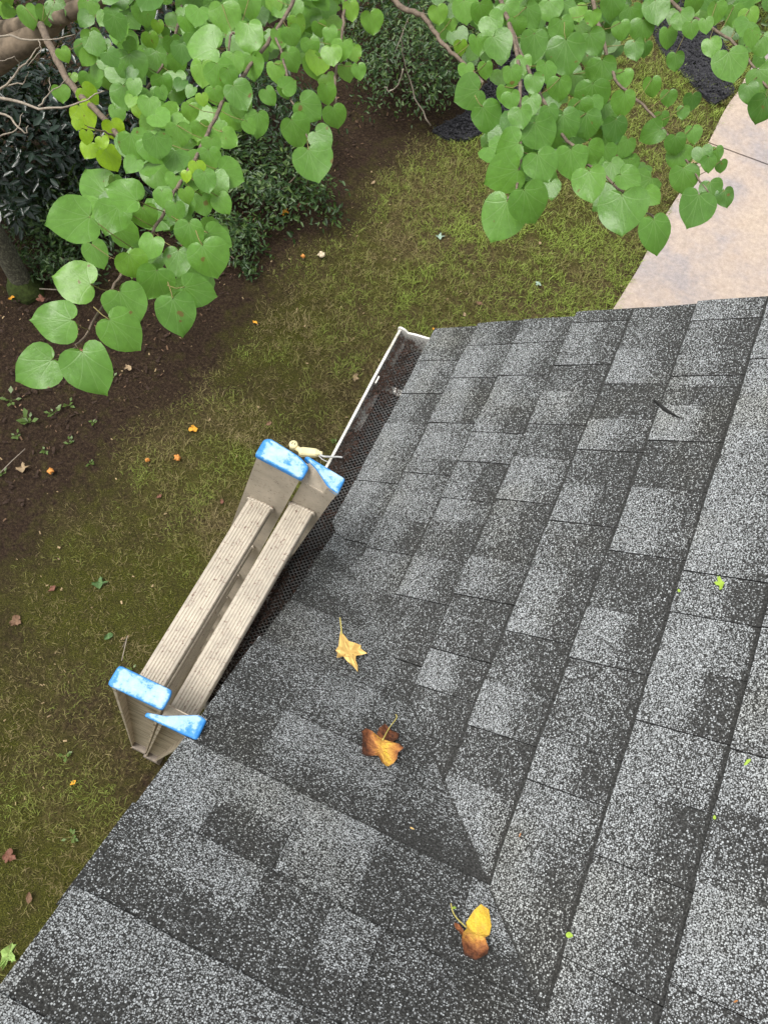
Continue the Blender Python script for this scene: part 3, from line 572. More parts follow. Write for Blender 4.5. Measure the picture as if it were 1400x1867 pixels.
# ------------------------------------------------------------------ cream plastic cord fitting by the gutter
fp = at(545, 818, 0.0); fit = thing('cord_plug', fp, 'cream plastic cord plug dangling beside ladder top on grey cable', 'plug')
p0, p1, p2 = at(535, 811, .0), at(552, 824, -.004), at(578, 826, -.006)
up = np.array([0, 0, 1.])
mb = MB(); mb.tube([p0-up*.012, p0-up*.011, p0+up*.004, p0+up*.006], [.009, .0112, .0112, .0095], 16); head = mb.build('plug_head', M['cream_plastic'], fit, True)
mb = MB()
for s_ in (-1, 1): q = p0+np.array([.0035*s_, .001, .0062]); mb.box(q-[.0008, .0025, .0004], q+[.0008, .0025, .0006])
mb.build('slot', M['plug_slot'], head)
ax = (p2-p1)/np.linalg.norm(p2-p1); sx_ = np.cross(ax, up); sx_ /= np.linalg.norm(sx_); uz = np.cross(sx_, ax); oct_ = lambda c, a_, h_: [c+sx_*a_*q[0]+uz*h_*q[1] for q in ((-1,-.6),(-.7,-1),(.7,-1),(1,-.6),(1,.6),(.7,1),(-.7,1),(-1,.6))]
mb = MB(); mb.prism(oct_(p1-ax*.010, .008, .007), oct_(p1-ax*.002, .0115, .009)); mb.prism(oct_(p1-ax*.0018, .0115, .009), oct_(p2-ax*.004, .0105, .0088)); mb.prism(oct_(p2-ax*.0038, .0105, .0088), oct_(p2+ax*.005, .007, .006)); mb.build('plug_body', M['cream_plastic'], fit)
mb = MB(); mb.tube([p0-up*.004, (p0+p1)/2-up*.003, p1-up*.001], [.0075, .0068, .0075], 10); mb.build('plug_neck', M['cream_plastic'], fit, True)
mb = MB(); mb.tube([p2+ax*.004, p2+ax*.014], [.0062, .0055], 12); mb.build('plug_collar', M['cream_plastic'], fit, True)
mb = MB(); q1, q2 = at(590, 832, -.004), at(616, 833, -.018); mb.tube(smooth_path([p2+ax*.006, q1, q2, at(624, 834, -.024)]), .0026, 8); mb.build('cable', M['grey_cable'], fit, True)
mb = MB(); mb.tube(smooth_path([p2, at(586, 836, -.006), at(597, 842, -.01)]), .0014, 6); mb.build('loose_wire', M['grey_cable'], fit, True)

# ------------------------------------------------------------------ redbud tree overhanging the roof
HALF = [(0,0),(.04,-.075),(.13,-.135),(.25,-.145),(.37,-.100),(.465,.010),(.51,.16),(.512,.32),(.475,.48),(.40,.625),(.295,.755),(.17,.855),(.065,.925),(0,.985)]
def heart(base, tipd, nrm, size, tint, fold, droop, seed, petiole=None, lite=False):
    """heart leaf: verts, faces, material, uv, tint"""
    r_ = random.Random(seed); tipd = tipd/np.linalg.norm(tipd); nrm = nrm-tipd*(nrm@tipd); nrm /= np.linalg.norm(nrm); sd2 = np.cross(tipd, nrm)
    H = HALF[::2]+[HALF[-1]] if lite else HALF; n = len(H); V = []; UV = []; ph = r_.uniform(0, 6); am = r_.uniform(.01, .055); asy = r_.uniform(-.11, .11); wd = r_.uniform(.88, 1.14)
    cols = (-1, -.5, 0, .5, 1) if not lite else (-1, 0, 1)
    ln = 0.92
    for (u_, v_) in H:
        vc = max(v_, 0.0)+.0*u_; vm = v_ if v_ > 0.18 else 0.18*max(0.0, (v_+.115))/.295
        for c in cols:
            uu = u_*c*wd*(1+asy*(1 if c > 0 else -1)); vv = vm+(v_-vm)*abs(c)
            z_ = fold*abs(uu)-droop*vv*vv+am*abs(c)**2*math.sin(9*vv+ph+2*c)-0.10*uu*uu
            V.append(base+size*(sd2*uu+tipd*vv*ln+nrm*z_)); UV.append((uu*2*.9, vv))
    nc = len(cols); Fc = [(i*nc+j, i*nc+j+1, (i+1)*nc+j+1, (i+1)*nc+j) for i in range(n-1) for j in range(nc-1)]; mi = [0]*len(Fc); ti = [tint]*len(V)
    if petiole is not None:
        mb = MB(); mid = (base+petiole)/2+np.array([0, 0, -.006])+nrm*.004; rr = 0.0009+size*.004; mb.tube([petiole, mid, base+nrm*size*.004], [rr*.9, rr*.8, rr], 4); b0 = len(V); V += [np.array(q) for q in mb.V]; Fc += [tuple(i+b0 for i in f) for f in mb.F]; mi += [1]*len(mb.F); UV += [(0, 0)]*len(mb.V); ti += [tint]*len(mb.V)
    return V, Fc, mi, UV, ti
tb = at(-330, 330, GZ); tree = thing('redbud_tree', tb, 'redbud tree with big heart shaped green leaves overhanging the roof', 'tree')
D = dep
trunk_pts = [tb, dep(-300, 280, 4.6), dep(-170, 210, 4.0), dep(-10, 110, 3.5), dep(90, 40, 3.3), dep(170, -50, 3.2)]
def limb(name, pts, r0, r1, matn, seg=8, n=6, jit=0.0, parent=None):
    P_ = smooth_path(pts, n, jit); mb = MB(); k = len(P_); mb.tube(P_, [r0+(r1-r0)*i/(k-1) for i in range(k)], seg); o = mb.build(name, M[matn], parent or tree, True); return P_, o
limb('trunk', trunk_pts, .085, .04, 'limb_bark', 12, 6, .004)
limb('limb', [dep(-90, 30, 3.7), dep(0, 55, 3.5), dep(60, 40, 3.3), dep(120, 30, 3.2)], .05, .028, 'limb_bark', 10, 5, .003)
limb('limb', [dep(90, 40, 3.3), dep(300, -60, 2.9), dep(560, -130, 2.5), dep(800, -110, 2.3), dep(1100, -90, 2.2), dep(1330, -70, 2.2)], .034, .016, 'limb_bark', 8, 5, .003)
TW = []
def twig(pts, r0, r1, matn='twig_bark'):
    P_, o = limb('branch', [dep(*q) for q in pts], r0, r1, matn, 6, 6, .0015); TW.append(P_); return o
twig([(75,45,3.2),(105,110,3.0),(135,160,2.9),(190,215,2.7),(240,280,2.5)], .017, .008)
twig([(580,-120,2.5),(545,-20,2.35),(500,60,2.2),(462,110,2.1),(410,182,1.95),(385,230,1.85),(350,300,1.75),(318,350,1.68),(290,405,1.62),(250,460,1.58),(215,510,1.54),(188,558,1.5),(150,620,1.46),(128,642,1.44)], .0062, .0018)
twig([(470,100,2.1),(425,60,2.1),(415,120,2.05),(425,140,2.05)], .004, .002)
twig([(500,60,2.2),(520,120,2.05),(530,170,1.95),(560,250,1.85)], .004, .0018)
twig([(680,-100,2.4),(720,0,2.3),(770,28,2.25),(800,70,2.2),(845,115,2.15),(880,150,2.05)], .010, .004)
twig([(880,-90,2.3),(920,20,2.1),(945,110,1.95),(948,240,1.82),(946,300,1.76),(940,345,1.7),(923,366,1.68)], .007, .002)
twig([(920,20,2.1),(960,120,1.95),(1010,220,1.85),(1060,285,1.78),(1126,343,1.72),(1165,375,1.7),(1195,400,1.68)], .005, .002)
twig([(1060,-90,2.25),(1085,20,2.2),(1110,110,2.15),(1125,150,2.1)], .007, .004)
twig([(1125,150,2.1),(1180,200,2.05),(1235,270,1.98),(1270,320,1.92),(1300,360,1.9)], .004, .002)
twig([(1150,-90,2.25),(1230,10,2.2),(1290,45,2.1),(1350,90,2.0),(1400,160,1.95)], .006, .003)
twig([(320,-60,2.85),(330,20,2.6),(300,110,2.5),(260,170,2.45)], .007, .003)
twig([(640,-110,2.45),(630,0,2.4),(620,80,2.35),(610,150,2.3),(615,210,2.25)], .006, .0025)
twig([(240,280,2.5),(215,250,2.4),(190,240,2.35),(160,230,2.3)], .005, .002)
ALLT = np.concatenate(TW); TPX = np.array([pix(p) for p in ALLT]); TD = (ALLT-CAM)@CF
# leaves read off the photograph: notch u, v, tip direction (degrees clockwise from right), width, tint; left part in half-size pixels of the crop
LL = [(190,1312,150,185,.45),(300,1282,65,205,.45),(262,1165,180,185,.47),(330,1035,190,165,.52),(400,1165,45,180,.5),(435,1062,60,160,.47),(630,1088,75,165,.4),(672,1045,15,145,.38),(572,985,112,138,.42),(738,893,70,150,.4),(650,912,92,120,.42),(758,848,20,122,.38),(690,812,88,125,.42),(560,865,112,100,.46),(470,925,75,112,.58),(335,890,70,112,.52),(325,790,158,190,.4),(432,752,108,145,.4),(388,712,235,160,.37),(500,730,200,138,.4),(520,755,75,95,.44),(560,590,75,122,.4),(560,545,225,132,.4),(605,520,55,112,.42),(640,640,112,66,.5),(745,625,78,96,.42),(800,620,15,115,.38),(735,712,80,90,.42),(795,715,58,86,.46),(640,740,90,82,.48),(590,695,90,72,.46),(672,690,70,62,.6),(715,590,80,62,.85),(682,625,100,46,.85),(760,545,85,90,.42),(728,445,85,70,.46),(812,480,40,82,.44),(770,505,90,70,.45),(940,410,92,106,.4),(1062,435,65,126,.34),(850,310,60,116,.36),(1125,545,72,142,.34),(1150,480,48,102,.34),(1095,370,35,112,.34),(1030,320,-40,82,.36),(1048,190,55,86,.36),(1055,100,68,76,.38),(290,385,60,108,.95),(300,320,40,86,.92),(405,440,80,82,.9),(315,478,95,56,.95),(330,520,120,72,.97),(385,545,60,96,.95),(370,500,80,50,.9),(285,435,100,46,.9),(215,315,80,66,.45),(222,178,60,56,.55),(262,268,80,40,.7),(790,175,190,140,.4),(905,85,80,132,.5),(470,195,90,122,.38),(310,150,85,96,.42),(570,185,85,102,.42),(545,330,80,106,.38),(448,310,85,100,.4),(545,120,85,66,.6),(625,135,80,82,.4),(575,75,90,50,.6),(640,50,85,76,.42),(515,10,80,92,.42),(700,-20,75,160,.42),(810,15,85,112,.44),(380,40,85,66,.46),(270,0,85,92,.45),(92,25,80,86,.42),(20,15,120,60,.5),(690,380,95,72,.5),(645,455,85,92,.5),(735,342,85,50,.8),(420,385,80,72,.55),(510,380,80,62,.75),(640,200,80,80,.42),(790,230,65,112,.48),(735,225,95,102,.5),(915,200,85,102,.46),(870,360,85,82,.5),(910,-15,85,92,.5),(1000,-10,85,66,.5),(1035,305,70,62,.45),(970,325,60,72,.42),(1215,390,75,92,.5),(1190,310,85,82,.52),(1205,170,80,82,.52),(1200,100,75,62,.55),(1140,205,80,92,.5),(1290,170,80,62,.5),(1305,235,80,62,.5),(1350,45,80,86,.6),(1275,10,80,72,.6),(1160,80,80,66,.52),(1130,140,80,72,.5),(1250,150,100,80,.5),(410,190,85,90,.4),(380,250,80,80,.42),(460,120,85,90,.44),(640,265,90,80,.46),(320,265,85,80,.46),(590,275,85,80,.45),(330,110,80,80,.46),(160,20,85,80,.42),(200,5,80,90,.4),(850,195,85,90,.45),(780,320,85,70,.55),(830,250,75,80,.5),(900,440,60,60,.55),(1000,230,80,80,.5),(1080,60,80,80,.5),(1010,110,80,70,.55)]
LR = [(568,640,112,160,.42),(622,605,58,142,.42),(602,540,155,132,.4),(665,490,65,112,.42),(605,455,175,112,.4),(1035,700,72,132,.3),(935,622,88,152,.36),(830,545,82,118,.38),(770,475,85,112,.38),(930,555,30,92,.38),(1010,610,40,72,.42),(825,465,48,82,.36),(655,390,50,112,.36),(490,340,58,112,.34),(478,285,165,104,.36),(610,345,80,76,.42),(745,365,55,92,.36),(735,250,85,82,.28),(840,265,85,112,.3),(942,295,85,88,.42),(915,380,85,92,.2),(820,360,85,96,.22),(525,115,60,98,.36),(655,105,88,102,.36),(755,125,85,132,.34),(830,105,62,88,.34),(510,50,60,82,.38),(630,20,50,88,.36),(420,130,85,52,.6),(438,205,85,58,.55),(500,200,85,58,.5),(580,215,80,72,.44),(650,240,80,72,.44),(580,295,80,62,.46),(595,60,80,62,.4),(430,0,80,82,.45),(345,20,80,62,.5),(390,60,90,42,.6),(470,115,80,72,.45),(1180,620,108,132,.2),(1262,605,75,68,.2),(1215,580,85,72,.22),(1130,535,85,96,.26),(1115,475,80,82,.28),(1210,500,80,58,.26),(1250,512,80,46,.26),(1105,432,75,72,.28),(1060,410,160,88,.28),(1160,405,80,62,.3),(1160,300,85,58,.18),(1130,340,85,46,.3),(1030,250,80,68,.3),(1105,170,80,62,.24),(975,130,80,72,.3),(1010,135,85,52,.26),(940,225,80,62,.42),(1215,125,80,68,.38),(1275,165,75,112,.34),(1335,270,80,72,.16),(1370,220,70,84,.32),(1395,310,100,96,.22),(1350,95,80,62,.42),(1310,60,80,52,.42),(1200,60,80,52,.36),(1155,70,80,58,.36),(1235,10,80,72,.36),(1170,-10,80,62,.36),(900,-20,80,92,.4),(1040,0,80,92,.36),(930,70,80,62,.36),(840,35,80,52,.46),(790,15,80,62,.46),(740,60,75,92,.4),(870,190,80,102,.3),(700,0,70,80,.4),(560,10,60,80,.4),(480,10,70,80,.44),(960,20,80,80,.36),(1000,60,80,80,.34),(1080,90,80,70,.34),(880,330,80,80,.2),(800,320,85,80,.28),(700,340,75,72,.36),(640,310,80,70,.4),(560,275,85,66,.42),(690,200,80,80,.4),(1060,360,80,60,.32),(1085,290,85,56,.28),(1190,470,85,62,.26),(1235,470,80,52,.24),(1290,20,80,70,.5),(1340,30,80,70,.5),(1385,110,85,80,.36),(1120,40,80,70,.34),(620,180,85,66,.42),(780,235,85,80,.3)]
leafset = [(a_/2, b2/2, an, w_/2*1.0, ti) for a_, b2, an, w_, ti in LL]+[(600+a_/1.75, b2/1.75, an, w_/1.75, ti) for a_, b2, an, w_, ti in LR]
UPV = np.array([0, 0, 1.0]); LEAVES = []
rl = random.Random(11)
for i, (u_, v_, an, wpx, ti) in enumerate(leafset):
    d2 = (TPX[:, 0]-u_)**2+(TPX[:, 1]-v_)**2; k = int(np.argmin(d2)); dpx = math.sqrt(d2[k]); dd = float(TD[k])
    big_ = max(0, (wpx-45)/60); dd = dd-rl.uniform(.01, .11)-0.05*big_+(0.0012*dpx if wpx < 60 else 0)
    size = wpx*dd/F*0.93
    base = dep(u_, v_, dd); back = -ray(u_, v_); back /= np.linalg.norm(back)
    t_ = math.radians(an); img = CR*math.cos(t_)-CU*math.sin(t_)
    nrm = back*rl.uniform(.75, 1.1)+UPV*rl.uniform(.15, .55)+CR*rl.uniform(-.45, .45)+CU*rl.uniform(-.3, .3)+img*rl.uniform(-.05, .35); nrm /= np.linalg.norm(nrm)
    tip = img-ray(u_, v_)*0; tip = tip-CF*((tip@nrm)/(CF@nrm))       # lies in the leaf plane and keeps its direction in view
    tip /= np.linalg.norm(tip)
    pet = ALLT[k] if np.linalg.norm(ALLT[k]-base) < .16 else base-tip*size*.5-np.array([0, 0, .012])
    V, Fc, mi, UV, tt = heart(base, tip, nrm, size, min(1, max(0, ti+rl.uniform(-.11, .09))), rl.uniform(-.12, .30), rl.uniform(-.05, .28), i, pet)
    mesh('leaf', V, Fc, [M['redbud_leaf'], M['petiole']], tree, True, mi, {'tint': tt}, UV)
# the rest of the crown, further up and behind
rf = np.random.default_rng(41); V = []; Fc = []; UV = []; TT = []
def rnd_leaf(u_, v_, dd, ti):
    base = dep(u_, v_, dd); size = rf.uniform(.04, .08); an = rf.normal(85, 35); t_ = math.radians(an); img = CR*math.cos(t_)-CU*math.sin(t_); back = -ray(u_, v_); back /= np.linalg.norm(back)
    nrm = back*rf.uniform(.3, 1)+UPV*rf.uniform(.3, 1)+rf.normal(0, .25, 3); nrm /= np.linalg.norm(nrm); tip = img-CF*((img@nrm)/(CF@nrm)); tip /= np.linalg.norm(tip)
    v, f, m_, uv_, tt = heart(base, tip, nrm, size, ti, rf.uniform(0, .25), rf.uniform(0, .2), int(rf.integers(1e6)), None, True); b0 = len(V); V.extend(v); Fc.extend([tuple(i+b0 for i in q) for q in f]); UV.extend(uv_); TT.extend(tt)
def fill(poly, n, d0, d1, t0, t1):
    poly = np.array(poly, float); lo, hi = poly.min(0), poly.max(0); c = 0
    while c < n:
        p = rf.uniform(lo, hi); ins = False
        for (xa, ya), (xb, yb) in zip(poly, np.roll(poly, -1, 0)):
            if (ya > p[1]) != (yb > p[1]) and p[0] < (xb-xa)*(p[1]-ya)/(yb-ya)+xa: ins = not ins
        if ins: rnd_leaf(p[0], p[1], rf.uniform(d0, d1), rf.uniform(t0, t1)); c += 1
fill([(120,-260),(150,60),(230,150),(330,170),(420,130),(480,90),(600,90),(640,-260)], 420, 2.3, 3.1, .12, .5)
fill([(560,-260),(560,120),(615,170),(650,60),(660,-260)], 50, 2.3, 2.9, .45, .7)
fill([(740,-260),(800,30),(870,120),(960,170),(1060,150),(1150,60),(1250,30),(1400,60),(1500,-260)], 330, 2.2, 3.0, .08, .4)
fill([(-300,-260),(-300,0),(0,30),(130,10),(130,-260)], 50, 2.8, 3.6, .3, .5)
fill([(140,60),(200,150),(330,200),(440,180),(400,250),(300,230),(240,190)], 60, 2.2, 2.6, .4, .6)
fill([(170,240),(230,300),(200,330),(110,380),(130,450),(200,420),(250,460),(330,560),(370,520),(400,440),(420,380),(400,320),(340,260),(250,230)], 34, 1.62, 1.85, .25, .5)
fill([(880,280),(1000,380),(1010,340),(1100,330),(1200,420),(1160,330),(1000,200),(880,200)], 30, 1.85, 2.05, .12, .4)
fill([(960,170),(1080,160),(1180,300),(1240,380),(1180,330),(1050,260)], 26, 2.0, 2.3, .18, .36)
fill([(1340,20),(1480,20),(1480,170),(1400,150)], 20, 2.0, 2.4, .2, .4)
o = mesh('crown_foliage', V, Fc, [M['redbud_leaf']], tree, True, None, {'tint': TT}, UV); o['kind'] = 'stuff'

# ------------------------------------------------------------------ shrubs, second tree, weeds
def shrub(name, label, cen, rad, n, leaf, matn, t0, t1, stems=7, seed=1, gap=0.4, cat='shrub', group=None):
    r_ = np.random.default_rng(seed); cen = np.array(cen, float); base = np.array([cen[0], cen[1], GZ]); root = thing(name, base, label, cat, group)
    nc = max(8, n//45); d = r_.normal(0, 1, (nc, 3)); d /= np.linalg.norm(d, axis=1)[:, None]; d[:, 2] = np.abs(d[:, 2])*1.0-.25; cc = cen+d*np.array(rad)*r_.uniform(.45, 1.05, (nc, 1))
    k = r_.integers(0, nc, n); P_ = cc[k]+r_.normal(0, 1, (n, 3))*np.array(rad)*.13; out = (P_-cen)/np.array(rad); P_[:, 2] = np.maximum(P_[:, 2], GZ+.03)
    nr = out/np.maximum(np.linalg.norm(out, axis=1)[:, None], .2)*.5+np.array([0, 0, .75])+r_.normal(0, .45, (n, 3)); nr /= np.linalg.norm(nr, axis=1)[:, None]
    a_ = r_.normal(0, 1, (n, 3)); a_ -= nr*np.sum(a_*nr, 1)[:, None]; a_ /= np.linalg.norm(a_, axis=1)[:, None]; b2 = np.cross(nr, a_); l_ = (leaf*r_.uniform(.6, 1.3, n))[:, None]; w_ = l_*.36
    V = np.empty((n, 6, 3)); V[:, 0] = P_; V[:, 1] = P_+a_*l_*.35+b2*w_*.5+nr*l_*.04; V[:, 2] = P_+a_*l_*.72+b2*w_*.38; V[:, 3] = P_+a_*l_-nr*l_*.12; V[:, 4] = P_+a_*l_*.72-b2*w_*.38; V[:, 5] = P_+a_*l_*.35-b2*w_*.5+nr*l_*.04
    i0 = np.arange(n)*6; Q = np.concatenate([np.stack([i0, i0+1, i0+2, i0+3], 1), np.stack([i0, i0+3, i0+4, i0+5], 1)]); ti = np.clip(r_.uniform(t0, t1, n)+.12*(out[:, 2]), 0, 1)
    UVa = np.tile(np.array([[0,0],[.5,.35],[.4,.7],[0,1],[-.4,.7],[-.5,.35]]), (n, 1))
    fast_mesh('foliage', V.reshape(-1, 3), Q, M[matn], root, False, None, {'tint': np.repeat(ti, 6)}, UVa)
    for i in range(stems):
        q = cc[r_.integers(0, nc)]; mb = MB(); mb.tube(smooth_path([base+np.append(r_.normal(0, .05, 2), 0), (base+q)/2+r_.normal(0, .05, 3), q], 4), [.009]+[.006]*7+[.003], 5); mb.build('stem', M['twig_bark'], root, True)
    return root
g = lambda u_, v_, h: at(u_, v_, GZ+h)
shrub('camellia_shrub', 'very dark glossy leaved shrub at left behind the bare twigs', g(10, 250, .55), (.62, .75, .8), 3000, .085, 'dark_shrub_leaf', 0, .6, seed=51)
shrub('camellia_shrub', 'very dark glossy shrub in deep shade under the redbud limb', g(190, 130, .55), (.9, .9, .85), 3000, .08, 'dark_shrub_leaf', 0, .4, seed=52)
shrub('azalea_shrub', 'low green small leaved shrub beside the mossy trunk', g(110, 395, .2), (.55, .42, .34), 2600, .042, 'shrub_leaf', .1, .75, seed=53)
shrub('azalea_shrub', 'low green small leaved shrub below the yellow green leaves', g(250, 315, .2), (.6, .5, .36), 2400, .042, 'shrub_leaf', .05, .6, seed=54)
shrub('azalea_shrub', 'low green shrub at the soil edge, right of the hanging leaf spray', g(470, 320, .2), (.62, .40, .34), 3000, .045, 'shrub_leaf', .2, .85, seed=55)
shrub('azalea_shrub', 'dark shrub under the middle of the redbud canopy', g(420, 170, .35), (.95, .6, .55), 2800, .05, 'shrub_leaf', 0, .35, seed=56)
shrub('azalea_shrub', 'twiggy green shrub at the far bed between the two leaf masses', g(760, 100, .35), (.62, .55, .50), 4600, .04, 'shrub_leaf', .2, .8, 14, seed=57)
shrub('azalea_shrub', 'shaded shrub at the top edge behind the twiggy shrub', g(640, -40, .4), (1.0, .7, .6), 2800, .05, 'shrub_leaf', .05, .5, seed=58)
shrub('azalea_shrub', 'green shrub behind the black mulch at the top edge', g(930, -20, .4), (.9, .6, .5), 2800, .05, 'shrub_leaf', .2, .7, seed=59)
shrub('garden_shrub', 'bright yellow green shrub in the top right corner beyond the driveway', g(1450, -40, .3), (.8, .8, .55), 3200, .06, 'shrub_leaf', .75, 1, seed=60)
shrub('azalea_shrub', 'small leaved shrub at the left edge above the lichen trunk', g(35, 330, .15), (.45, .35, .28), 2000, .042, 'shrub_leaf', .1, .7, seed=61)
shrub('azalea_shrub', 'small leaved shrub low on the soil just below the hanging spray', g(400, 425, .12), (.42, .26, .22), 1500, .042, 'shrub_leaf', .2, .8, seed=62)
shrub('azalea_shrub', 'low sprig of shrub on the soil behind the left side of the spray', g(90, 480, .10), (.35, .22, .18), 1000, .04, 'shrub_leaf', .15, .7, seed=63)
# second trunk with lichen and a mossy foot
tb2 = at(45, 525, GZ); t2 = thing('slender_tree', tb2, 'slender tree with lichen covered trunk and mossy foot at left edge', 'tree')
e = [tb2, tb2+np.array([-.04, .03, .5]), tb2+np.array([-.12, .06, 1.1]), tb2+np.array([-.28, .05, 1.9]), tb2+np.array([-.55, .02, 2.9])]
limb('trunk', e, .075, .05, 'lichen_bark', 12, 6, .003, t2)
mb = MB(); rr = np.random.default_rng(8); N = 14
V = [tb2+np.array([0, 0, .11])]
for k_, (rad_, h_) in enumerate(((.082, .10), (.095, .06), (.115, .02), (.13, -.03))):
    for i in range(N): a_ = 6.283*i/N; q = rad_*(1+rr.normal(0, .10)); V.append(tb2+np.array([math.cos(a_)*q, math.sin(a_)*q, h_+rr.normal(0, .008)]))
Fc = [(0, 1+i, 1+(i+1) % N) for i in range(N)]+[(1+k_*N+i, 1+(k_+1)*N+i, 1+(k_+1)*N+(i+1) % N, 1+k_*N+(i+1) % N) for k_ in range(3) for i in range(N)]
mesh('moss_cushion', V, Fc, M['moss_green'], t2, True)
r_ = np.random.default_rng(88); top2 = e[-1]
for i in range(5): q = top2+np.array([r_.uniform(-.9, .1), r_.uniform(-.5, .5), r_.uniform(.3, .9)]); limb('limb', [top2, (top2+q)/2+r_.normal(0, .05, 3), q], .03, .008, 'lichen_bark', 6, 4, 0, t2)
# bare grey twigs at the left edge
tw = thing('bare_branch', dep(-260, 200, 2.9), 'bare grey forked twigs reaching in from the left edge', 'branch')
mb = MB()
def bare(pts, r0=.003, r1=.001): 
    P_ = smooth_path([dep(*q) for q in pts], 4, .002); mb2 = MB(); mb2.tube(P_, [r0+(r1-r0)*i/(len(P_)-1) for i in range(len(P_))], 5); mb2.build('twig', M['grey_twig'], tw, True)
bare([(-260,200,2.9),(-100,185,2.7),(0,177,2.6),(70,195,2.55),(130,192,2.5),(190,165,2.45)], .008, .0018)
bare([(70,193,2.55),(92,170,2.55),(122,142,2.5)], .003); bare([(92,170,2.55),(90,140,2.55)], .002)
bare([(-260,200,2.9),(-100,190,2.75),(0,163,2.6),(30,130,2.55),(52,108,2.5),(72,85,2.5)], .006, .0015); bare([(5,158,2.6),(40,150,2.6),(52,130,2.55)], .003); bare([(36,126,2.55),(28,105,2.5),(0,110,2.5)], .002)
bare([(-260,200,2.9),(-100,60,2.6),(0,64,2.5),(70,72,2.5),(136,62,2.45)], .006, .0013); bare([(70,72,2.5),(74,92,2.5),(50,120,2.5)], .002)
bare([(-260,200,2.9),(-100,230,2.8),(0,206,2.65),(30,228,2.6),(45,242,2.6),(52,228,2.6)], .006, .0014); bare([(0,248,2.65),(30,235,2.6),(42,205,2.6)], .003); bare([(-100,230,2.8),(0,248,2.65)], .004, .003)
bare([(722,90,3.6),(745,30,3.6)], .002)
tw3 = thing('dead_branch', at(742, 210, GZ), 'thin dead stem standing in front of the twiggy far shrub', 'branch')
for pts in ([(785,228,5.6),(752,160,5.4),(735,105,5.2),(733,50,5.0)], [(735,125,5.25),(715,165,5.4),(700,158,5.4)]):
    mb2 = MB(); P_ = smooth_path([dep(*q) for q in pts], 5, .006); mb2.tube(P_, [.006-.004*i/(len(P_)-1) for i in range(len(P_))], 5); mb2.build('stem', M['grey_twig'], tw3, True)

# weeds in the bare soil
def weed(u_, v_, s, label, seed, tint=.75, name='weed'):
    r_ = np.random.default_rng(seed); c = at(u_, v_, GZ); c[2] += float(ground_h(c[:1], c[1:2])[0]); root = thing(name, c, label, 'weed', 'small weeds'); V = []; Fc = []; UV = []; n = int(r_.integers(7, 12))
    for i in range(n):
        a_ = r_.uniform(0, 6.283); el = r_.uniform(.1, .9); d = np.array([math.cos(a_)*math.cos(el), math.sin(a_)*math.cos(el), math.sin(el)]); l_ = s*r_.uniform(.5, 1); b2 = np.array([-d[1], d[0], 0]); b2 /= np.linalg.norm(b2); q = c+d*l_*r_.uniform(.1, .6); b0 = len(V)
        V += [q, q+d*l_*.3+b2*l_*.2, q+d*l_*.65-np.array([0, 0, l_*.05]), q+d*l_*.3-b2*l_*.2]; Fc += [(b0, b0+1, b0+2, b0+3)]; UV += [(0, 0), (.5, .3), (0, 1), (-.5, .3)]
        mb = MB(); mb.tube([c, q], .0012, 3)
        for f in mb.F: Fc.append(tuple(k+len(V) for k in f))
        V += [np.array(p) for p in mb.V]; UV += [(0, 0)]*len(mb.V)
    mesh('leaves', V, Fc, M['shrub_leaf'], root, False, None, {'tint': [tint]*len(V)}, UV)
weeds = [(20,730,.09,'leafy weed at the left edge just under the lowest redbud leaf'),(98,752,.07,'small weed on bare soil below the two lowest redbud leaves'),(126,738,.06,'small weed just right below the paired redbud leaves'),(55,772,.10,'biggest weed cluster on the bare soil at left'),(30,795,.06,'weed left of the biggest soil weed cluster'),(82,822,.05,'tiny weed between two soil weed clusters'),(128,808,.05,'lone weed at the right of the soil weeds'),(165,845,.04,'tiny weed near the lawn side of the bare soil'),(6,865,.05,'weed at the left edge below the others'),(205,690,.05,'small weed below the spray tip on soil'),(128,1528,.07,'pale weed in the lawn left of the roof corner'),(118,1378,.06,'pale weed in the lawn left of the near ladder foot'),(240,1225,.05,'weed in the lawn hugging the near left ladder cap'),(612,808,.06,'bright weed in the lawn beside the gutter and cable'),(170,770,.04,'tiny weed right of the soil weed pair'),(60,700,.05,'weed peeping beside the lowest left redbud leaf')]
for i, (u_, v_, s, lb) in enumerate(weeds): weed(u_, v_, s, lb, 300+i, 1.0 if i > 9 else .92)

# ------------------------------------------------------------------ fallen leaves
OAK = [(0,0),(.10,.10),(.22,.20),(.40,.28),(.62,.34),(.66,.42),(.52,.46),(.78,.58),(.42,.62),(.26,.60),(.22,.72),(.30,.84),(.20,.86),(.14,1.0),(.02,.88),(-.06,.86),(-.10,.70),(-.16,.56),(-.30,.52),(-.56,.60),(-.50,.44),(-.56,.36),(-.36,.24),(-.2,.12)]
MAPLE = [(0,0),(.12,-.06),(.30,-.10),(.46,.0),(.44,.14),(.62,.24),(.56,.38),(.42,.40),(.40,.52),(.24,.50),(.30,.72),(.14,.80),(.02,.98),(-.10,.84),(-.24,.80),(-.18,.52),(-.34,.60),(-.52,.52),(-.60,.34),(-.56,.16),(-.42,.02),(-.28,-.08),(-.1,-.06)]
OVAL = [(0,0),(.16,.10),(.27,.3),(.28,.5),(.2,.75),(.08,.93),(0,1),(-.1,.9),(-.22,.7),(-.29,.45),(-.24,.2),(-.12,.06)]
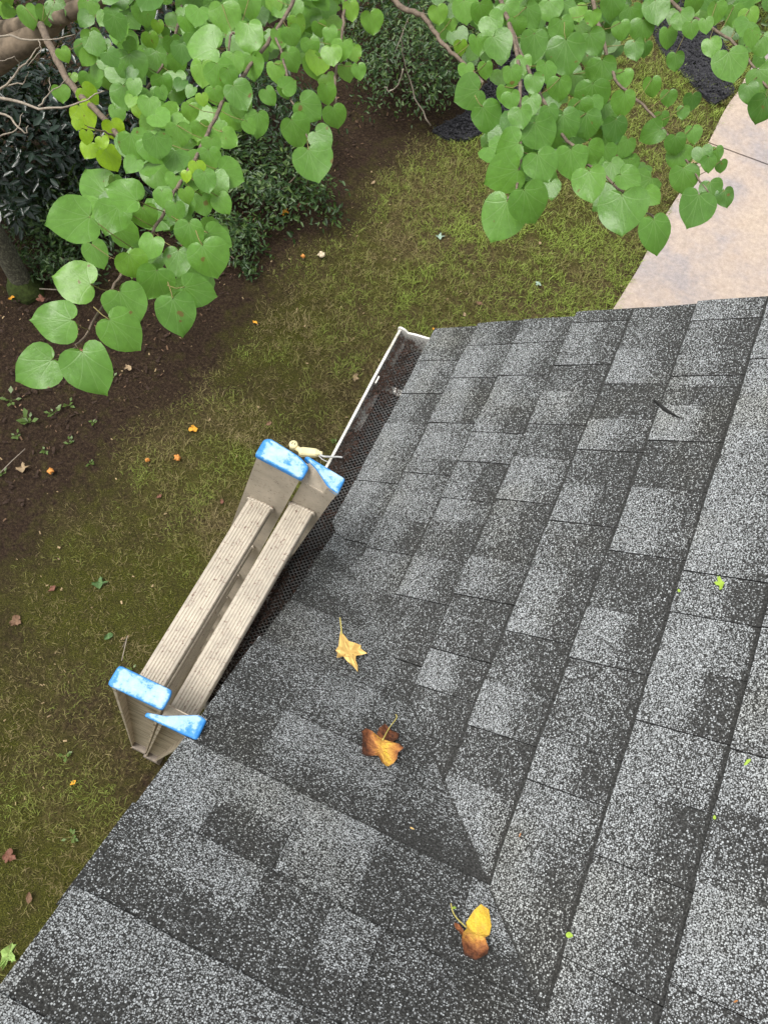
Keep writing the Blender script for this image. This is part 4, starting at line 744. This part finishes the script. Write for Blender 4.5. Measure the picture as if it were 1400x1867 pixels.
def lobed(outline, base, tip, nrm, size, tint, curl, seed, stalk=None):
    r_ = random.Random(seed); tip = tip-nrm*(tip@nrm); tip /= np.linalg.norm(tip); s_ = np.cross(tip, nrm); c = np.mean(np.array(outline), 0); V = []; UV = []; tt = []; n = len(outline)
    for f in (0.0, .35, .7, 1.0):
        for (a_, b2) in outline:
            q = c+(np.array([a_, b2])-c)*f; z_ = curl*(f**2)*(.4+.6*math.sin(3.1*math.atan2(q[1]-c[1], q[0]-c[0]+1e-6)+seed))*.5+(.03+r_.uniform(-.04, .04)*f)
            V.append(base+size*(s_*q[0]+tip*q[1]+nrm*max(z_, .012))); UV.append((q[0], q[1])); tt.append(min(1, max(0, tint(q[0], q[1], f)+r_.uniform(-.10, .10))))
    Fc = [(k*n+i, k*n+(i+1) % n, (k+1)*n+(i+1) % n, (k+1)*n+i) for k in range(3) for i in range(n)]; mi = [0]*len(Fc)
    if stalk:
        mb = MB(); P_ = [base+size*(s_*a_+tip*b2+nrm*h_) for a_, b2, h_ in stalk]; P_ = smooth_path(P_, 4); mb.tube(P_, [size*.014]*(len(P_)-1)+[size*.022], 5); b0 = len(V); V += [np.array(q) for q in mb.V]; Fc += [tuple(i+b0 for i in f) for f in mb.F]; mi += [1]*len(mb.F); UV += [(0, 0)]*len(mb.V); tt += [.5]*len(mb.V)
    return V, Fc, mi, UV, tt
simple('leaf_stalk', (0.42, 0.36, 0.10), 0.6, 0.2)
b = NB('dead_leaf'); u = b.n('ShaderNodeUVMap'); u.uv_map = 'UVMap'; f = b.noise(u.outputs[0], 5, 5, .7); f2 = b.noise(u.outputs[0], 16, 3, .7)
ti = b.math('ADD', b.attr('tint'), b.math('MULTIPLY', b.math('SUBTRACT', f, .5), 1.0), True)
c = b.ramp(ti, [(0, (.045,.018,.010)), (.22, (.16,.055,.022)), (.42, (.30,.12,.045)), (.62, (.46,.20,.05)), (.82, (.60,.33,.07)), (1, (.70,.46,.05))]); c = b.mix(b.ramp(f2, [(.60, 0), (.70, .6)]), c, (.10, .03, .015))
b.P(Base_Color=c, Roughness=.7, Specular_IOR_Level=.25); b.bump(f, .4, .02); M['dead_leaf'] = b.m
b = NB('tan_leaf'); u = b.n('ShaderNodeUVMap'); u.uv_map = 'UVMap'; f = b.noise(u.outputs[0], 4, 4, .6); c = b.ramp(f, [(.3, (.55,.33,.09)), (.6, (.68,.46,.15)), (.8, (.50,.26,.07))]); b.P(Base_Color=c, Roughness=.6); M['tan_leaf'] = b.m
b = NB('lime_bit'); b.P(Base_Color=(.27, .40, .04, 1), Roughness=.6); M['lime_bit'] = b.m
BITS = .6; NRA = np.array([-SA, 0, CA]); NRB = np.array([0, SB, CB])
def on_roof(u_, v_, lift=.007):
    d = ray(u_, v_); out = None
    for n_, nm in ((NRA, 'A'), (NRB, 'B')):
        t = -(n_@CAM)/(n_@d); P_ = CAM+t*d
        if out is None or t < out[1]: out = (P_+n_*lift, t, n_)
    return out[0], out[2]
def roof_leaf(name, label, u_, v_, ut, vt, outline, matn, tint, curl, seed, stalk, wid=1.0):
    p, n_ = on_roof(u_, v_, .013); q, _ = on_roof(ut, vt); size = float(np.linalg.norm(q-p)); V, Fc, mi, UV, tt = lobed([(a_*wid, b2) for a_, b2 in outline], p, q-p, n_, size, tint, curl, seed, stalk)
    root = thing(name, p, label, 'leaf'); V2 = V; me = mesh('blade', V2, [f for f, m_ in zip(Fc, mi) if m_ == 0], [M[matn]], root, False, None, {'tint': tt}, UV)
    if stalk: st = [f for f, m_ in zip(Fc, mi) if m_ == 1]; b0 = min(min(f) for f in st); mesh('stalk', V[b0:], [tuple(i-b0 for i in f) for f in st], [M['leaf_stalk']], root, True)
    return root
def traced(name, label, ox, oy, sc, pts, stalk, matn, tint, curl, seed, under=None, tipi=None):
    w_ = lambda q: on_roof(ox+q[0]/sc, oy+q[1]/sc, .014)
    P_ = [w_(q) for q in pts]; n_ = P_[0][1]; P3 = np.array([p for p, _ in P_]); p = P3[0]; far = P3[int(np.argmax(np.linalg.norm(P3-p, axis=1))) if tipi is None else tipi]; td = far-p; td -= n_*(td@n_); size = float(np.linalg.norm(td)); td /= size; sv = np.cross(td, n_)
    loc = lambda q: (float((q-p)@sv)/size, float((q-p)@td)/size)
    outl = [loc(q) for q in P3]; st = [loc(w_(q)[0])+(h_,) for q, h_ in zip(stalk, (.14, .12, .08, .04))]
    V, Fc, mi, UV, tt = lobed(outl, p, td, n_, size, tint, curl, seed, st); root = thing(name, p, label, 'leaf'); b0 = 4*len(outl)
    mesh('blade', V[:b0], [f for f, m_ in zip(Fc, mi) if m_ == 0], [M[matn]], root, False, None, {'tint': tt[:b0]}, UV[:b0])
    mesh('stalk', V[b0:], [tuple(i-b0 for i in f) for f, m_ in zip(Fc, mi) if m_ == 1], [M['leaf_stalk']], root, True)
    if under:
        ou = [loc(w_(q)[0]) for q in under]; V, Fc, mi, UV, tt = lobed(ou, p-n_*.002, td, n_, size, lambda a_, b2, f: .12, .1, seed+1); mesh('under_lobe', V, Fc, [M['dead_leaf']], root, False, None, {'tint': tt}, UV)
traced('oak_leaf', 'tan pointed oak leaf with green stalk lying on the shingles', 580, 1120, 5.835, [(210,250),(240,290),(300,350),(360,400),(425,405),(425,435),(490,495),(430,505),(380,500),(370,560),(395,610),(395,680),(350,640),(320,630),(285,560),(250,515),(210,515),(165,545),(175,490),(160,450),(195,400),(200,310)], [(190,150),(200,190),(212,230),(225,290)], 'tan_leaf', lambda a_, b2, f: .7, .07, 2)
traced('maple_leaf', 'curled red brown maple leaf with yellow middle on the shingles', 580, 1120, 5.835, [(660,1390),(740,1420),(820,1455),(870,1510),(815,1545),(810,1600),(770,1650),(715,1680),(690,1700),(640,1670),(600,1600),(560,1590),(490,1585),(440,1545),(435,1480),(440,1400),(425,1340),(470,1300),(540,1320),(620,1365)], [(785,1155),(795,1190),(720,1290),(655,1410)], 'dead_leaf', lambda a_, b2, f: 1.05-1.5*abs(a_+.05)-.10*f, .16, 4, [(600,1330),(620,1270),(680,1235),(760,1290),(830,1340),(810,1400),(740,1430),(660,1400)], 8)
traced('withered_leaf', 'crumpled half yellow half brown leaf near the bottom edge', 350, 1100, 2.154, [(1085,1240),(1110,1220),(1145,1235),(1160,1290),(1150,1330),(1130,1345),(1140,1390),(1135,1415),(1100,1425),(1055,1405),(1035,1360),(1040,1330),(1062,1305),(1060,1280)], [(995,1215),(1002,1240),(1020,1265),(1060,1298)], 'dead_leaf', lambda a_, b2, f: 1.15-1.1*max(0, (b2-.38)*1.8)-.15*f, .30, 7)
roof_leaf('withered_leaf', 'narrow brown leaf curl tucked under the yellow brown leaf', 822, 1692, 842, 1726, [(a_*.45, b2) for a_, b2 in OVAL], 'dead_leaf', lambda a_, b2, f: .3, .5, 9, None)
def bit(name, label, u_, v_, s, matn, seed, elong=1.0, cat='leaf bit'):
    p, n_ = on_roof(u_, v_, .013); V, Fc, mi, UV, tt = lobed([(a_*1.3/elong, b2) for a_, b2 in (OAK if seed % 2 else OVAL)], p, CR*math.cos(seed)+CU*math.sin(seed), n_, s*BITS, lambda a_, b2, f: .55, .2, seed); tag(mesh(name, V, Fc, [M[matn]], None, False, None, {'tint': tt}, UV), label, cat)
bit('leaf_fragment', 'lime green leaf scrap on the shingles at the right, largest of the green scraps', 1325, 1070, .027, 'lime_bit', 3)
bit('leaf_fragment', 'tiny lime speck at the shingle edge left of the largest green scrap', 1243, 1087, .011, 'lime_bit', 2)
bit('leaf_fragment', 'curved yellow green scrap at the right edge of the roof', 1372, 1390, .022, 'lime_bit', 4, 2.2)
bit('leaf_fragment', 'round lime scrap on a shingle right of the crumpled yellow leaf', 1038, 1708, .018, 'lime_bit', 6)
bit('leaf_fragment', 'tiny lime speck in the course shadow at lower right', 1307, 1500, .010, 'lime_bit', 8)
bit('leaf_fragment', 'small hooked yellow scrap beside the crumpled yellow leaf stalk', 826, 1664, .016, 'lime_bit', 10, 1.8)
bit('leaf_fragment', 'small tan husk on dark shingles above the crumpled leaf', 742, 1518, .014, 'tan_leaf', 12, 2.2)
bit('leaf_fragment', 'small orange chip on pale shingles right of the valley', 953, 1531, .011, 'dead_leaf', 14, 2)
bit('leaf_fragment', 'tiny orange chip at the lower right corner of the roof', 1350, 1828, .010, 'dead_leaf', 16, 2)
# dark stem caught on the shingles
q0 = [on_roof(*q, .012)[0] for q in ((1195,735),(1206,744),(1213,752),(1226,760),(1243,769))]; mb = MB(); mb.tube(q0, [.0015, .003, .0045, .0028, .001], 6); tag(mb.build('dark_stem', M['shingle_core'], None, True), 'short black torn stem stuck on a shingle edge', 'stem')
# pale needles on the guard by the ladder
mb = MB(); P_ = [np.array(p) for p in ((at(585,938,-.012)), at(603,936,-.010), at(622,932,-.006))]; mb.tube(P_, .0011, 4); mb.tube([at(596,945,-.010), at(610,938,-.006), at(626,930,-.004)], .0011, 4); tag(mb.build('pine_needles', M['needle_brown']), 'reddish pine needles on the gutter guard right of the ladder', 'needles')
# leaves and toadstools on the lawn
simple('mushroom_skin', (.60, .25, .06), .55, .3, 60); simple('pale_mushroom', (.62, .52, .36), .6, .2, 60)
def toadstool(u_, v_, dia, matn, label):
    c = at(u_, v_, GZ+.02); c[2] = GZ+float(ground_h(c[:1], c[1:2])[0]); root = thing('toadstool', c, label, 'mushroom', 'small toadstools in the lawn'); mb = MB(); mb.tube([c-np.array([0, 0, .01]), c+np.array([0, 0, .035])], [dia*.12, dia*.10], 8); mb.build('stalk', M['pale_mushroom'], root, True)
    mb = MB(); mb.tube([c+np.array([0, 0, h_]) for h_ in (.03, .031, .036, .045, .05, .052)], [dia*.1, dia*.46, dia*.5, dia*.40, dia*.22, .001], 12); mb.V = [tuple(np.array(q)+np.array([math.sin(q[1]*310+u_)*.12, math.cos(q[0]*270+v_)*.12, math.sin(q[0]*400)*.10])*dia) for q in mb.V]; mb.build('cap', M[matn], root, True)
for a_ in ((324,836,.045,'mushroom_skin','orange toadstool in the lawn left of the far ladder caps'),(93,860,.042,'mushroom_skin','orange toadstool on the bare soil among the weeds at left'),(270,841,.03,'mushroom_skin','small orange red toadstool left of the orange one by the ladder'),(586,466,.055,'pale_mushroom','cream toadstool on the soil edge in the upper middle lawn'),(553,470,.032,'mushroom_skin','tiny orange toadstool just left of the cream one')): toadstool(*a_)
simple('leaf_orange', (.62, .30, .03), .65, .3, 90); simple('leaf_red', (.16, .07, .045), .7, .35, 60); simple('leaf_brown', (.17, .10, .06), .8, .35, 60); simple('leaf_tan', (.30, .22, .13), .8, .3, 60); simple('leaf_mint', (.30, .40, .32), .6, .15, 60); simple('leaf_green', (.08, .15, .05), .5, .25, 60); simple('leaf_pale', (.24, .36, .10), .55, .2, 60)
GL = [(465,587,.05,'leaf_orange',OVAL,'yellow orange leaf on the mossy soil right of the leaf spray'),(352,780,.065,'leaf_orange',MAPLE,'bright orange leaf on the lawn above left of the ladder'),(490,773,.06,'leaf_brown',OVAL,'pale brown leaf on the lawn just above the far ladder caps'),(649,689,.065,'leaf_tan',OAK,'tan lobed leaf on the lawn left of the gutter end'),(802,429,.075,'leaf_mint',OAK,'mint coloured lobed leaf in the middle of the far lawn'),(982,515,.06,'leaf_mint',OAK,'pale mint sprig leaf on the green lawn above the roof'),(875,552,.07,'leaf_brown',OVAL,'dark brown leaf on the green lawn above the roof edge'),(847,571,.05,'leaf_tan',OVAL,'tan leaf left below the dark brown leaf above the roof edge'),(95,1073,.07,'leaf_red',OVAL,'rust red leaf on the lawn left of the ladder'),(30,1133,.08,'leaf_brown',MAPLE,'brown leaf at the left edge level with the ladder middle'),(180,1062,.10,'leaf_green',OAK,'green lobed leaf on the lawn left of the ladder'),(197,1160,.075,'leaf_green',OVAL,'smooth green leaf on the lawn left of the near blue caps'),(20,1562,.085,'leaf_red',MAPLE,'red brown leaf at the left edge beside the near roof corner'),(52,1637,.07,'leaf_brown',OVAL,'brown leaf in the lawn nearest the bottom left roof edge'),(133,1428,.05,'leaf_orange',OVAL,'orange brown leaf bit in the lawn left of the ladder foot'),(15,1742,.12,'leaf_pale',OAK,'pale green pointed leaf at the bottom left beside the roof edge'),(40,852,.09,'leaf_tan',OAK,'tan oak leaf on the soil left of the orange toadstool'),(545,378,.06,'leaf_red',OVAL,'rusty leaf at the soil edge under the right azalea'),(522,392,.07,'leaf_orange',MAPLE,'rust orange leaf in the litter right below the low shrub'),(790,597,.035,'leaf_orange',OVAL,'tiny orange leaf on the grass touching the roof corner'),(232,672,.06,'leaf_tan',MAPLE,'tan leaf on the soil right of the lowest redbud leaf'),(150,640,.05,'leaf_red',OVAL,'reddish leaf on the soil beside the spray tip'),(310,842,.0,'',OVAL,''),(1262,292,.10,'leaf_tan',MAPLE,'tan leaf on the black mulch beside the driveway corner'),(1160,300,.08,'leaf_tan',OVAL,'tan leaf on the green lawn near the driveway edge'),(985,440,.05,'leaf_tan',OVAL,'pale leaf in the lawn under the right leaf spray'),(290,905,.05,'leaf_red',OVAL,'dull red leaf on the lawn left of the far ladder rail'),(185,600,.06,'leaf_red',MAPLE,'rust red leaf on the dark soil left of the spray'),(75,545,.07,'leaf_red',MAPLE,'rust red leaf beside the mossy trunk foot'),(22,545,.06,'leaf_orange',OVAL,'orange leaf left of the mossy trunk foot'),(722,640,.05,'leaf_tan',OAK,'tan leaf on the lawn touching the gutter corner'),(405,915,.05,'leaf_red',OVAL,'dark red leaf on the lawn beside the far outer rail'),(680,330,.05,'leaf_tan',OVAL,'small tan leaf at the far soil edge in the upper middle')]
for i, (u_, v_, s, mt, outl, lb) in enumerate(GL):
    if not mt: continue
    c = at(u_, v_, GZ+.02); c[2] = GZ+float(ground_h(c[:1], c[1:2])[0])+.018; a_ = i*2.1; n_ = np.array([.15*math.sin(i*3), .15*math.cos(i*5), 1.]); n_ /= np.linalg.norm(n_)
    d = np.array([math.cos(a_), math.sin(a_), 0]); V, Fc, mi, UV, tt = lobed(outl, c-d*s*.4, d, n_, s*.8, lambda p_, q_, f: .5, .5, i); tag(mesh('fallen_leaf', V, Fc, [M[mt]], None, False, None, {'tint': tt}, UV), lb, 'leaf', 'fallen leaves on the lawn and soil')
# pale stick by the trunk, fallen twigs
for i, (pts, lb) in enumerate(((((72,526),(90,527),(108,528)), 'short pale stick on the soil right of the mossy trunk foot'), (((0,862),(22,840),(46,818)), 'thin pale twig on the soil at the left edge'), (((224,1180),(232,1160),(222,1205)), 'dry pale grass stalk in the lawn above the near blue cap'))):
    mb = MB(); P_ = [at(*q, GZ+.03) for q in pts]; mb.tube(P_, .005 if i == 0 else .003, 5); tag(mb.build('fallen_stick', M['grey_twig'], None, True), lb, 'stick', 'fallen sticks')
